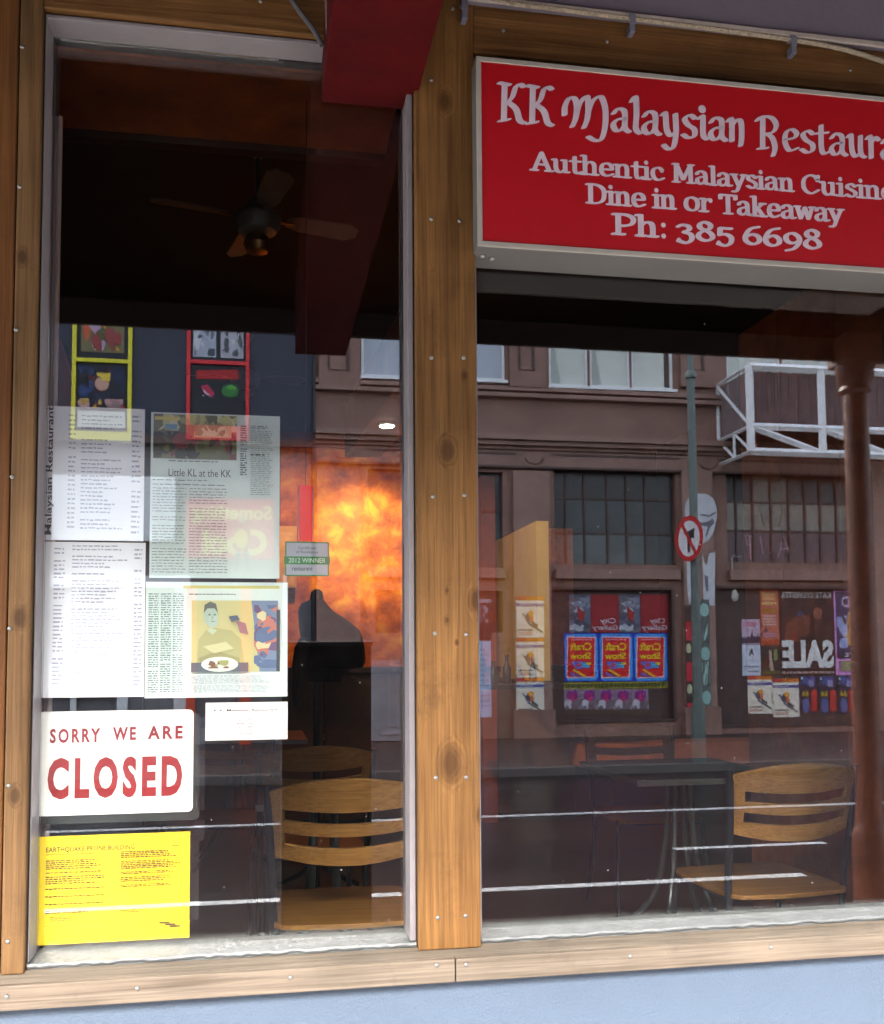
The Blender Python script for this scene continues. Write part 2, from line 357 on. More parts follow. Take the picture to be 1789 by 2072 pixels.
for (a, b, zt) in ((xl1, xm0, z_head), (xm1, XR, z_headR)):  # black strips drawn where the gap lies in shade
    for q in ((a, a+g1-.0005), (b-g1+.0005, b)): box('shade_gap_strip', q[0], q[1], LY+.006, 0, z_lb-.03, zt, M_DARKGAP, front)
    box('shade_gap_strip', a+g1, b-g1, LY+.006, .03, zt-.0035, zt, M_DARKGAP, front)
    box('shade_gap_strip', a+g1, b-g1, LY+.010, .03, z_lb-.045, z_lb-.0305, M_DARKGAP, front)
for (a, b, zt) in ((xl1+g1+.003, xm0-g1-.0125, z_head), (xm1+g1+.003, XR-g1-.0125, z_headR)):
    MB().box(a, b, -.003, .003, z_lb-.002, zt-.0125).build('pane', M_GLASS, front)
# flecks of paint and grit stuck to the outside of the glass
R = random.Random(21); panes = [c for c in front.children if c.name.startswith('pane')]
for pn, rg in zip(panes, (((400,690),(830,1880)), ((990,600),(1780,1830)))):
    mb = MB()
    for i in range(26 if pn is panes[0] else 44):
        x, z = P(R.uniform(rg[0][0], rg[1][0]), R.uniform(rg[0][1], rg[1][1]), 0); a = R.uniform(.0008,.0022); b = a*R.uniform(.4,1); th = R.random()*3
        mb.face([(x+a*math.cos(t)*math.cos(th)-b*math.sin(t)*math.sin(th), -.0036, z+a*math.cos(t)*math.sin(th)+b*math.sin(t)*math.cos(th)) for t in [2*math.pi*k/6 for k in range(6)]])
    tag(mb.build('glass_fleck', mat('pale_paint_fleck', (0.1750,0.1700,0.1650), .7), front), kind='stuff')
# wall over the right lintel with its cream bead
a0 = P(950, 1, -.10); a1 = P(1789, 97, -.10); sl = (a1[1]-a0[1])/(a1[0]-a0[0])
xe = sx1+1.0; zz = lambda x, d=0: a0[1]+sl*(x-a0[0])+d
MB().prism([(xm1-.02, zz(xm1-.02)), (xe, zz(xe)), (xe, 3.36), (xm1-.02, 3.36)], FP-.012, FP-.0005).build('wall_panel', M_LAV, front)
bead = MB().prism([(xm1-.03, zz(xm1-.03,-.001)), (xe, zz(xe,-.001)), (xe, zz(xe,.012)), (xm1-.03, zz(xm1-.03,.012))], FP-.020, FP-.0125).build('bead', mat('cream_bead_paint', (0.3300,0.2838,0.2508), .5, var=.15, scale=40), front, .002)
# nails
nm = MB().lathe((0,0,0), [(.0046,0),(.0046,.001),(.0038,.0026),(.0018,.0036)], 10); nm.v = [(x, -z, y) for x, y, z in nm.v]
nail0 = nm.build('nail', M_NAIL, left_post, smooth=True)
def nail(px, py, Y, parent, first=[True]):
    x, z = P(px, py, Y)
    o = nail0 if first[0] else nail0.copy()
    if not first[0]: COL.objects.link(o)
    first[0] = False
    o.parent = parent; o.location = (x, Y, z); o.rotation_euler = (0, random.random()*6, 0)
for p in ((45,95),(40,378),(33,667),(25,965),(20,1272),(18,1590),(16,1905)): nail(*p, FP, left_post)
for p in ((873,162),(873,443),(873,724),(876,1005),(880,1282),(882,1574),(886,1857),(930,447),(938,724),(940,1002),(943,1284),(943,1573),(942,1853)): nail(*p, FP, mid_post)
sb = [c for c in front.children if c.name.startswith('sill_board')]
for p in ((14,2017),(278,2000),(588,1978),(884,1953),(943,1952),(1275,1935),(1560,1917)): nail(*p, SY, sb[0] if p[0] < 920 else sb[1])
lint = [c for c in front.children if c.name.startswith('lintel')]
for p in ((1018,62),(1228,84),(1720,142)): nail(*p, FP+.004, lint[1])
nail(915, 18, FP, mid_post); nail(528, 3, FP+.004, lint[0])
# the building over the canopy
box('upper_wall', sx[0]-3, sx[1]+3, -.05, .12, 3.37, 7.2, M_LAV, front)
box('side_wall', sx[0]-3, sx[0]-.001, -.055, .12, z_sill_top, 3.36, M_LAV, front)
box('side_wall', XR+.131, sx[1]+3, -.055, .12, z_sill_top, 3.36, M_LAV, front)
box('roof', sx[0]-3, sx[1]+3, -.1, 11, 7.2, 7.35, M_RUSTDARK, front)

# ------------------------------------------------------------------ canopy, red beam, cable
canopy = thing('street_canopy', 'dark boarded canopy over the footpath with a slim fascia', 'canopy')
CE = -2.75; z_fb = P(900, 690, -CE)[1]
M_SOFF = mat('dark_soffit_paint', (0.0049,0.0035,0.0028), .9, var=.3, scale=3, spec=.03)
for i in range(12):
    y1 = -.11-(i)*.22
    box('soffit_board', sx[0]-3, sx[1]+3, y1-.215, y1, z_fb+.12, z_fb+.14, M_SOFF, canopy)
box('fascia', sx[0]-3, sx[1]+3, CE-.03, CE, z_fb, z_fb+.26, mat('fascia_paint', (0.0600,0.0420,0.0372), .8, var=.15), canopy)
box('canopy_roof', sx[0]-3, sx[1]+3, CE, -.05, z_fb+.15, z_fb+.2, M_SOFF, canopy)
bl, bz = P(651, 210, 0); br = P(836, 222, 0)[0]
bq = bz
end = PZ(590, 722, bz); be = -(end.y)
beam = MB()
beam.box(bl, br, -1.85, -.006, bz, bz+.30)
red = beam.build('steel_beam', M_RED, None, .003); tag(red, 'red painted steel beam jutting out over the left window towards the street', 'beam')
R = random.Random(5); fl = MB()
for i in range(16):
    y = -.12-R.random()*.5; z = bz+.05+R.random()*.2; a = .004+R.random()*.012; b = .01+R.random()*.04
    fl.face([(bl-.0006, y+a*math.cos(t)*R.uniform(.7,1.2), z+b*math.sin(t)*R.uniform(.7,1.2)) for t in [2*math.pi*k/8 for k in range(8)]])
tag(fl.build('flaked_paint', mat('bare_flaked_patch', (0.3300,0.2520,0.2520), .7), red), kind='stuff')
def tubeobj(name, label, cat, pix, Y, r, m, n=8, parent=None, twist=False):
    pts = smooth_pts([(P(a, b, Y)[0], Y, P(a, b, Y)[1]) for a, b in pix], 8)
    o = MB().tube(pts, r, n).build(name, m, parent, smooth=True)
    return tag(o, label, cat) if label else o
M_ROPE = mat('beige_cable_sheath', (0.3036,0.2508,0.1782), .8, var=.35, scale=160, bump=.6, bscale=200)
cable = tubeobj('cable', 'beige cable clipped along the timber above the red sign', 'cable', [(880,-20),(1000,2),(1140,20),(1280,38),(1440,58),(1600,80),(1700,98),(1789,125),(1860,150)], FP-.016, .0055, M_ROPE)
M_CLIP = mat('grey_plastic_clip', (0.1452,0.1452,0.1848), .4)
for (a, b) in ((940,12),(1279,40),(1605,84)):
    x, z = P(a, b, FP-.02)
    c = MB().box(x-.007, x+.007, FP-.024, FP, z+.006, z+.012).box(x-.007, x+.007, FP-.025, FP-.0225, z-.012, z+.010).box(x-.006, x+.006, FP-.024, FP, z-.030, z-.010)
    c.build('clip', M_CLIP, cable, .002)
tubeobj('cord', 'thin dark grey cord running up behind the red beam', 'cord', [(585,-10),(600,14),(618,38),(636,62),(652,92)], FP-.012, .006, mat('dark_cord_sheath', (.06,.055,.06), .5))

# ------------------------------------------------------------------ hand drawn letters for the sign
def ser(x, y, w=.36): return [(x-w/2, y), (x+w/2, y)]
G = {
'a': (.93, ['s', (.14,.74),(.2,.9),(.42,.97),(.62,.86),(.67,.6),(.67,.2),(.75,.05),(.9,.08)], ['s', (.66,.58),(.4,.54),(.17,.4),(.15,.16),(.32,.03),(.52,.1),(.67,.3)]),
'u': (1.0, ['s', (.04,.93),(.19,.9),(.2,.35),(.3,.07),(.5,.03),(.72,.25)], [(.72,.93),(.72,.06),(.9,.05)], [(.56,.93),(.72,.93)]),
'i': (.46, [(.22,.93),(.22,.05)], [(.05,.93),(.22,.93)], ser(.22,.03), ['d',(.21,1.28)]),
'l': (.46, [(.22,1.4),(.22,.05)], [(.05,1.4),(.22,1.4)], ser(.22,.03)),
'n': (1.0, [(.2,.93),(.2,.05)], [(.03,.93),(.2,.93)], ser(.2,.03,.34), ['s', (.2,.7),(.38,.93),(.6,.95),(.72,.72),(.72,.05)], ser(.73,.03,.34)),
'h': (1.0, [(.2,1.4),(.2,.05)], [(.03,1.4),(.2,1.4)], ser(.2,.03,.34), ['s', (.2,.7),(.38,.93),(.6,.95),(.72,.72),(.72,.05)], ser(.73,.03,.34)),
'r': (.72, [(.2,.93),(.2,.05)], [(.03,.93),(.2,.93)], ser(.2,.03,.38), ['s', (.2,.62),(.34,.88),(.52,.93)], ['d',(.58,.84)]),
'e': (.86, [(.14,.5),(.74,.53)], ['s', (.74,.53),(.68,.84),(.45,.97),(.2,.85),(.12,.5),(.2,.15),(.45,.03),(.76,.18)]),
'o': (.92, ['s', (.45,.97),(.2,.85),(.12,.5),(.2,.15),(.45,.03),(.7,.15),(.78,.5),(.7,.85),(.45,.97)]),
'c': (.80, ['s', (.66,.8),(.5,.96),(.3,.93),(.14,.75),(.12,.45),(.22,.14),(.45,.03),(.72,.18)], ['d',(.64,.76)]),
's': (.76, ['s', (.62,.80),(.42,.97),(.18,.87),(.18,.66),(.42,.53),(.63,.36),(.6,.12),(.36,.02),(.12,.16)]),
't': (.64, [(.26,1.25),(.26,.3)], ['s', (.26,.3),(.32,.07),(.5,.04),(.6,.14)], [(.04,.92),(.56,.92)]),
'y': (.92, [(.14,.93),(.46,.1)], ['s', (.8,.93),(.5,.15),(.32,-.3),(.1,-.34)], ser(.15,.94,.32), ser(.8,.94,.28)),
'w': (1.25, [(.14,.93),(.36,.08)], [(.36,.08),(.62,.9)], [(.62,.9),(.86,.08)], [(.86,.08),(1.1,.93)], ser(.14,.94,.28), ser(1.1,.94,.28)),
'k': (1.0, [(.2,1.4),(.2,.05)], [(.03,1.4),(.2,1.4)], ser(.2,.03,.34), [(.24,.42),(.68,.9)], [(.38,.58),(.72,.06)], ser(.7,.93,.3), ser(.76,.03,.34)),
'A': (1.15, [(.14,.05),(.55,1.38)], [(.55,1.38),(.98,.05)], [(.3,.48),(.82,.48)], ser(.14,.03,.32), ser(.98,.03,.36)),
'M': (1.38, [(.2,.05),(.22,1.35)], [(.22,1.35),(.65,.25)], [(.65,.25),(1.1,1.35)], [(1.1,1.35),(1.12,.05)], ser(.2,.03,.34), ser(1.14,.03,.38), ser(.16,1.36,.26), ser(1.14,1.36,.26)),
'C': (1.14, ['s', (.98,1.05),(.8,1.32),(.5,1.36),(.2,1.1),(.12,.65),(.25,.2),(.6,.02),(1.0,.3)], [(1.0,1.38),(.98,.98)]),
'D': (1.24, [(.25,.05),(.25,1.36)], ['s', (.05,1.36),(.6,1.36),(.98,1.12),(1.06,.7),(.96,.25),(.6,.03),(.05,.03)]),
'T': (1.1, [(.55,1.35),(.55,.05)], [(.08,1.35),(1.02,1.35)], [(.08,1.35),(.08,1.08)], [(1.02,1.35),(1.02,1.08)], ser(.55,.03,.42)),
'P': (1.04, [(.25,.05),(.25,1.36)], ['s', (.05,1.36),(.6,1.36),(.9,1.15),(.85,.78),(.55,.62),(.28,.62)], ser(.25,.03,.44)),
':': (.4, ['d',(.2,.85)], ['d',(.2,.1)]),
'3': (.95, ['s', (.12,.85),(.3,.97),(.6,.92),(.66,.68),(.4,.5),(.72,.38),(.76,.02),(.5,-.22),(.12,-.12)], ['d',(.14,-.08)]),
'8': (1.0, ['s', (.5,.72),(.25,.85),(.22,1.1),(.48,1.28),(.74,1.1),(.7,.85),(.5,.72),(.2,.5),(.16,.2),(.48,.02),(.82,.2),(.78,.5),(.5,.72)]),
'5': (.95, [(.22,.95),(.74,.95)], [(.22,.95),(.2,.48)], ['s', (.2,.48),(.5,.55),(.76,.35),(.72,-.02),(.45,-.22),(.12,-.12)], ['d',(.14,-.08)]),
'6': (1.0, ['s', (.78,1.2),(.4,1.05),(.16,.6),(.18,.2),(.48,.02),(.8,.2),(.8,.52),(.52,.7),(.2,.5)]),
'9': (1.0, ['s', (.2,-.22),(.55,-.08),(.82,.35),(.8,.72),(.5,.96),(.18,.78),(.2,.42),(.48,.28),(.8,.45)]),
' ': (.42,),
}
# blackletter-like forms of the first line
B = dict(G)
B['K'] = (.98, [(.2,.06),(.24,1.36)], [(.06,1.40),(.40,1.36)], [(.06,.0),(.36,.08)], ['s', (.28,.66),(.5,.92),(.62,1.3),(.78,1.42),(.9,1.34)], ['s', (.34,.72),(.62,.5),(.74,.1),(.9,.0)])
B['M'] = (1.9, ['s', (.0,.5),(.02,.85),(.2,1.2),(.42,1.2),(.5,.9),(.45,.4),(.3,.05)], ['s', (.45,.4),(.62,1.0),(.92,1.34),(.98,.9),(.92,.4),(.78,.05)], ['s', (.94,.6),(1.15,1.15),(1.5,1.38),(1.68,.9),(1.66,.2),(1.5,-.35),(1.2,-.42),(.95,-.3)])
B['a'] = (.82, ['s', (.12,.74),(.3,.95),(.56,.9),(.6,.6),(.58,.2),(.76,.04)], ['s', (.58,.56),(.3,.52),(.1,.3),(.2,.06),(.4,.08),(.58,.3)])
B['l'] = (.46, ['s', (.06,1.30),(.24,1.5),(.26,.8),(.22,.2),(.4,.02)])
B['y'] = (.86, ['s', (.06,.86),(.2,.95),(.24,.3),(.4,.04),(.6,.2)], ['s', (.62,.95),(.64,.2),(.52,-.4),(.3,-.52),(.1,-.36)])
B['s'] = (.72, ['s', (.6,.84),(.4,.97),(.16,.8),(.3,.55),(.56,.4),(.56,.12),(.3,.02),(.08,.14)])
B['i'] = (.44, ['s', (.06,.86),(.22,.95),(.22,.2),(.38,.03)], ['d',(.2,1.26)])
B['n'] = (.86, ['s', (.04,.86),(.2,.95),(.2,.05)], ['s', (.2,.66),(.42,.95),(.62,.86),(.62,.2),(.56,-.12)])
B['R'] = (1.1, [(.22,.04),(.26,1.3)], [(.04,.0),(.4,.06)], ['s', (.0,1.2),(.2,1.38),(.62,1.4),(.84,1.1),(.7,.78),(.36,.66)], ['s', (.42,.68),(.66,.5),(.76,.1),(.66,-.25)])
B['e'] = (.74, ['s', (.12,.5),(.5,.6),(.62,.8),(.42,.97),(.16,.8),(.1,.4),(.28,.04),(.62,.16)])
B['t'] = (.58, ['s', (.26,1.25),(.24,.3),(.34,.03),(.54,.12)], [(.02,.88),(.52,.96)])
B['u'] = (.86, ['s', (.04,.86),(.18,.95),(.2,.3),(.36,.03),(.58,.22)], ['s', (.6,.95),(.6,.2),(.78,.03)])
B['r'] = (.62, ['s', (.04,.86),(.2,.95),(.2,.03)], ['s', (.2,.64),(.4,.95),(.56,.84)])
def nib_hull(a, b, w, h, ang, n=10):
    pts = []
    for c in (a, b):
        for k in range(n):
            t = 2*math.pi*k/n; x = w*math.cos(t); y = h*math.sin(t)
            pts.append((c[0]+x*math.cos(ang)-y*math.sin(ang), c[1]+x*math.sin(ang)+y*math.cos(ang)))
    pts = sorted(set(pts)); lo = []; up = []
    cr = lambda o, p, q: (p[0]-o[0])*(q[1]-o[1])-(p[1]-o[1])*(q[0]-o[0])
    for p in pts:
        while len(lo) > 1 and cr(lo[-2], lo[-1], p) <= 0: lo.pop()
        lo.append(p)
    for p in reversed(pts):
        while len(up) > 1 and cr(up[-2], up[-1], p) <= 0: up.pop()
        up.append(p)
    return lo[:-1]+up[:-1]
def lettering(mb, text, font, x0, x1, zb0, xh, nw, nh, ang, Y):
    """x0..x1 real extent, zb0 baseline, xh x-height in metres"""
    tot = sum(font[c][0] for c in text); fx = (x1-x0)/tot; x = 0; q = 0
    for c in text:
        for st in font[c][1:]:
            k = st[0] if isinstance(st[0], str) else ''
            pts = [p for p in st if not isinstance(p, str)]
            if k == 's': pts = smooth_pts(pts, 4)
            P2 = [(x0+(x+a)*fx, zb0+b*xh) for a, b in pts]
            if k == 'd':
                hs = [nib_hull(P2[0], P2[0], xh*.17, xh*.17, 0)]
            else: hs = [nib_hull(P2[i], P2[i+1], nw*xh, nh*xh, ang) for i in range(len(P2)-1)]
            for h in hs:
                q += 1; y = Y-.0008-(q % 9)*.00006
                mb.face([(a, y, b) for a, b in h][::-1])
        x += font[c][0]

# ------------------------------------------------------------------ the red sign
SF = -.130
sz1 = P(1375, 155, SF)[1]; sz0 = P(1375, 524, SF)[1]
sign = thing('sign_box', 'red restaurant sign box with white lettering and white frame over the right window', 'sign')
M_SIGNW = mat('sign_frame_white', (0.3036,0.2838,0.2508), .4, var=.08)
M_SIGNG = mat('sign_underside_grey', (0.1122,0.1089,0.1023), .5, var=.08)
M_SIGNR = mat('sign_face_red', (0.3432,0.0034,0.0086), .38, var=.03, scale=3)
MB().box(sx0, sx1, SF+.006, -.008, sz0, sz1).build('case', M_SIGNG, sign, .002)
fw = .0105
box('sign_face', sx0+fw, sx1-fw, SF+.001, SF+.0055, sz0+fw, sz1-fw, M_SIGNR, sign)
for r_ in ((sx0, sx1, sz1-fw, sz1), (sx0, sx1, sz0, sz0+fw), (sx0, sx0+fw, sz0+fw, sz1-fw), (sx1-fw, sx1, sz0+fw, sz1-fw)):
    box('sign_frame', r_[0], r_[1], SF-.002, SF+.0058, r_[2], r_[3], M_SIGNW, sign, .0012)
LET = MB()
def line(text, font, pxa, pya, pxb, pyb, xh_px, nw, nh, ang):
    a = P(pxa, pya, SF); b = P(pxb, pyb, SF); zb = (a[1]+b[1])/2
    xh = P(pxa, pya-xh_px, SF)[1]-P(pxa, pya, SF)[1]
    lettering(LET, text, font, a[0], b[0], zb, xh, nw, nh, ang, SF+.001)
line('KK', B, 1008, 246, 1122, 253, 55, .125, .04, rad(25))
line('Malaysian', B, 1143, 257, 1512, 291, 50, .135, .042, rad(22))
xa = P(1533, 298, SF)[0]; xb = P(1789, 318, SF)[0]
wa = sum(B[c][0] for c in 'Restaur'); 
line('Restaurant', B, 1533, 296, 1533+(1772-1533)*1.46, 336, 47, .135, .042, rad(22))
line('Authentic', G, 1076, 344, 1345, 366, 27, .185, .075, rad(12))
line('Malaysian', G, 1362, 367, 1608, 389, 27, .185, .075, rad(12))
line('Cuisine', G, 1622, 390, 1812, 406, 27, .185, .075, rad(12))
line('Dine', G, 1187, 410, 1307, 420, 28, .185, .075, rad(12))
line('in', G, 1322, 420, 1369, 424, 28, .185, .075, rad(12))
line('or', G, 1384, 425, 1443, 430, 28, .185, .075, rad(12))
line('Takeaway', G, 1456, 430, 1706, 452, 28, .185, .075, rad(12))
line('Ph:', G, 1240, 473, 1352, 482, 30, .21, .085, rad(12))
line('385', G, 1368, 483, 1488, 492, 30, .21, .085, rad(12))
line('6698', G, 1503, 492, 1665, 506, 30, .21, .085, rad(12))
LET.build('lettering', mat('lettering_white', (0.5040,0.4230,0.4860), .5, var=.03), sign)
xk, zk = P(988, 512, -.07)
MB().lathe((xk-.015, -.08, sz0-.006), [(.004,0),(.006,.003),(.006,.0055)], 10).lathe((xk+.008, -.07, sz0-.006), [(.004,0),(.006,.003),(.006,.0055)], 10).build('fixing_bolt', M_NAIL, sign)

# ------------------------------------------------------------------ paper on the left pane
def menu(seed, head):
    def d(p):
        G1 = (176,178,196)
        if head == 1:
            p.text('K K  Malaysian  Restaurant', .0, .0, 1, .1, (60,60,80)) if False else None
            p.greek(.40,.06,.80,.96, 30, G1, .42, seed, .5); p.greek(.88,.05,.97,.96, 24, G1, .42, seed+1, .2, .05); p.greek(.28,.06,.35,.96, 26, G1, .42, seed+2, .1)
        else:
            p.greek(.18,.04,.28,.93, 34, G1, .45, seed+3, .2, .06); p.greek(.34,.02,.84,.97, 42, G1, .45, seed, .45); p.greek(.90,.04,.98,.97, 34, G1, .45, seed+1, .2, .05)
    return d
PAP = (244,246,252)
def vtext(p, t, u, v0, v1, h, c):            # a line of print running up the sheet
    p.k += 1; vs, fs = text_polys(t, .012)
    p.add([(u-h*(y)+h, v1-(v1-v0)*x) for x, y in vs] if False else [(u+h*(1-y)-h/2, v1-(v1-v0)*x) for x, y in vs], fs, c)
s1 = sheet('menu_sheet', 'white menu page taped uppermost at the left edge of the pane', 'menu', (77,824,292,1094), PAP, lambda p: (menu(4,1)(p), vtext(p, 'Malaysian Restaurant', .115, .0, .96, .075, (50,50,62))), group=None)
s2 = sheet('menu_sheet', 'long white price list taped below the uppermost menu page', 'menu', (66,1097,293,1411), PAP, lambda p: (menu(9,2)(p)))
def news1(p):
    k = (48,52,46)
    p.rect(.02,.01,.66,.28,(120,118,86)); p.blobs(.02,.01,.66,.11,26,[(206,200,140),(170,170,120),(222,216,180)],3,.07,.5)
    p.blobs(.02,.12,.66,.28,60,[(52,56,40),(90,92,56),(40,42,32),(128,60,60),(110,112,70)],5,.05,.8)
    p.rect(.03,.03,.22,.05,(224,208,110)); p.rect(.11,.075,.20,.105,(120,160,180)); p.rect(.33,.07,.62,.15,(196,196,150)); p.blobs(.33,.06,.6,.14,12,[(220,220,190),(160,150,110)],8,.05,.7)
    p.text('Little KL at the KK', .14,.345,.62,.39,(70,74,78),0.0)
    p.greek(.14,.295,.55,.305,1,k,.5,1,.1); p.greek(.02,.41,.60,.45,3,(120,126,130),.45,2,.3)
    p.greek(.30,.46,.60,.98,30,(150,158,162),.4,3,.1,.04); p.greek(.02,.46,.28,.98,30,(150,158,162),.4,4,.1,.04)
    p.greek(.69,.07,.745,.38,22,(80,100,110),.55,5,.2,.05); p.greek(.77,.07,.93,.09,2,(90,110,120),.5,6,.2); p.greek(.77,.1,.95,.5,34,(150,160,160),.4,7,.2,.04)
    p.greek(.77,.24,.88,.26,1,(90,100,100),.7,9,.0)
sheet('newspaper_cutting', 'tall pale newspaper page with a street photo and a headline, taped right of the menu', 'newspaper', (304,838,566,1170), (222,236,232), news1)
def news2(p):
    p.rect(.26,.03,.94,.055,(214,208,120)); p.greek(.30,.10,.66,.12,1,(110,120,120),.6,1,.1,.03)
    for i in range(3): p.greek(.02+.085*i,.10,.095+.085*i,.96,44,(120,138,134),.55,10+i,.1,.03)
    p.rect(.32,.16,.93,.78,(206,200,140))
    p.poly([(.74,.16),(.93,.16),(.93,.78),(.80,.78)],(120,140,170)); p.blobs(.76,.2,.93,.75,30,[(90,112,150),(200,120,100),(220,210,160),(110,80,120)],4,.05,1.2)
    p.rect(.92,.24,.945,.78,(60,66,66))
    # smiling diner with a plate, half length
    p.poly([(.36,.70),(.37,.50),(.42,.42),(.48,.40),(.60,.42),(.67,.50),(.69,.70)],(184,180,126))
    p.poly([(.37,.66),(.50,.60),(.66,.66),(.66,.70),(.38,.70)],(166,160,110))
    p.ell(.455,.29,.05,.10,(176,196,180)); p.poly([(.405,.27),(.41,.2),(.45,.17),(.49,.19),(.505,.27),(.48,.23),(.43,.23)],(98,104,92)); p.ell(.47,.34,.035,.06,(182,202,188))
    p.ell(.446,.285,.010,.008,(120,134,120)); p.ell(.482,.285,.010,.008,(120,134,120)); p.poly([(.445,.335),(.47,.35),(.495,.335),(.47,.343)],(120,110,100)); p.ell(.466,.31,.008,.02,(160,182,164))
    p.poly([(.43,.42),(.46,.40),(.50,.42),(.47,.46)],(196,208,176)); p.poly([(.40,.56),(.56,.52),(.62,.58),(.48,.62)],(196,196,150)); p.poly([(.58,.30),(.64,.29),(.66,.33),(.60,.345)],(80,96,120)); p.poly([(.63,.33),(.70,.36),(.72,.46),(.66,.44)],(150,110,120))
    p.rect(.32,.70,.72,.78,(86,94,104)); p.ell(.52,.715,.13,.065,(206,220,206)); p.blobs(.44,.68,.6,.75,10,[(150,150,90),(220,226,214),(120,80,60)],9,.03,.8)
    p.greek(.32,.81,.93,.96,14,(150,150,166),.45,20,.2,.03)
sheet('newspaper_cutting', 'wide newspaper page with a photo of a diner at his plate', 'newspaper', (294,1178,582,1411), (222,236,230), news2)
def hours(p):
    p.text('K K  Malaysian Restaurant', .10,.17,.88,.26,(70,60,70),0.01); 
    for i, t in enumerate(('Opening Hours','Monday - Friday','Lunch  11.30am','Dinner  5.00pm','Saturday & Sunday')):
        p.text(t, .38 if i < 4 else .33, .44+.09*i, .58 if i else .6, .50+.09*i, (150,24,56), 0.012)
    p.text('Lunch & Dinner', .12,.62,.34,.68,(50,50,60),0); p.text('Closed', .77,.60,.87,.655,(50,50,60),0)
sheet('opening_hours_card', 'small white card with opening hours, right of the closed sign', 'card', (416,1421,582,1497), (242,242,240), hours)
def closed(p):
    c = (140,5,14)
    p.text('SORRY', .075,.165,.395,.305,c,.035,1.35); p.text('WE', .475,.16,.625,.29,c,.035,1.3); p.text('ARE', .70,.155,.93,.285,c,.035,1.35)
    p.text('CLOSED', .065,.445,.93,.845,c,.045,1.32)
def rounded(x0, x1, z0, z1, r, n=5):
    pts = []
    for cx, cz, a in ((x1-r, z1-r, 0), (x0+r, z1-r, 90), (x0+r, z0+r, 180), (x1-r, z0+r, 270)):
        for k in range(n+1): t = rad(a+90*k/n); pts.append((cx+r*math.cos(t), cz+r*math.sin(t)))
    return pts
YS = .008
x0, _ = P(76, 1547, YS); x1, _ = P(391, 1547, YS); _, z1 = P(233, 1438, YS); _, z0 = P(233, 1647, YS)
cs = MB().prism(rounded(x0, x1, z0, z1, .010), YS, YS+.002).build('closed_sign', mat('white_plastic_card', (.86,.86,.84), .35, var=.02)); tag(cs, 'white plastic closed sign with red capitals behind the left pane', 'sign')
p = Print(x0, x1, z0, z1, YS, -1, False); closed(p); p.done(cs, 'lettering')
x0b, x1b = P(80, 1547, .013)[0], P(404, 1547, .013)[0]; z0b = P(233, 1664, .013)[1]; z1b = P(233, 1446, .013)[1]
cb = MB().prism(rounded(x0b, x1b, z0b, z1b, .010), YS+.004, YS+.012).build('sign_backing', mat('black_card', (.012,.014,.013), .5), cs)
def quake(p):
    k = (90,66,2)
    p.text('EARTHQUAKE PRONE BUILDING', .055,.10,.63,.155,(64,50,6),.012,1.05)
    p.greek(.055,.165,.40,.18,1,k,.5,1,.1,.02); p.greek(.88,.12,.94,.14,1,k,.5,1,.1,.02)
    for v0, v1, n in ((.22,.35,7),(.37,.45,4),(.48,.50,1),(.55,.57,1),(.62,.64,1),(.68,.72,2),(.82,.83,1)): p.greek(.055,v0,.45,v1,n,k,.62,n+3,.3,.025)
    p.greek(.09,.74,.30,.79,3,k,.42,5,.4,.02)
    for v0, v1, n in ((.16,.23,4),(.25,.33,5),(.35,.38,2),(.40,.45,3),(.47,.50,2)): p.greek(.54,v0,.94,v1,n,k,.62,n+9,.3,.025)
    p.greek(.54,.55,.64,.56,1,k,.5,5,.1,.02); p.greek(.54,.67,.68,.74,4,k,.5,6,.4,.02)
    p.k += 1
    sg = smooth_pts([(.56,.64),(.59,.60),(.60,.635),(.62,.60),(.63,.64),(.66,.605),(.68,.62)], 4)
    for i in range(len(sg)-1): p.add([(sg[i][0], sg[i][1]), (sg[i+1][0], sg[i+1][1]), (sg[i+1][0], sg[i+1][1]+.006), (sg[i][0], sg[i][1]+.006)], [(0,1,2,3)], (110,90,10))
    for i, (a, b) in enumerate(((.80,.87),(.84,.91),(.87,.94))): p.rect(a,.835+.018*i,b,.85+.018*i,(70,50,6))
    p.greek(.72,.93,.94,.95,2,k,.4,7,.1,.02)
sheet('notice_sheet', 'bright yellow earthquake notice taped low behind the left pane', 'notice', (75,1688,384,1905), (232,205,4), quake)
def award(p):
    g = (30,120,40); d = (60,60,72)
    p.rect(.03,.04,.97,.96,(172,176,186)); p.rect(-.02,.43,1.02,.66,g); p.text('2012 WINNER', .08,.475,.92,.61,(214,226,214),.0)
    p.text('Certificate', .30,.14,.70,.22,d,0); p.text('of Excellence', .25,.26,.75,.34,d,0); p.text('restaurant', .16,.74,.62,.84,d,.01)
sheet('award_sticker', 'small green and silver winner sticker on the glass beside the newspapers', 'sticker', (577,1096,666,1166), (40,130,50), award)
# strips of clear tape and plastic sleeve edges round the papers
M_TAPE = glass_mat('clear_tape', .10, (.9,.9,.9))
for i, (a, b, c, d) in enumerate(((58,1500,420,1502),(392,1660,414,1700),(384,1690,402,1860),(580,1175,600,1192),(548,826,566,842),(398,1452,414,1640))):
    xa, za = P(a, b, .007); xb, zb = P(c, d, .007)
    if i in (1,2,5): tag(box('adhesive_tape', xa, xb, .0052, .0056, za, zb, M_TAPE), ['', 'short piece of clear tape below the closed sign corner', 'clear tape strip down the right edge of the yellow notice', '', '', 'clear tape strip beside the closed sign'][i], 'tape')

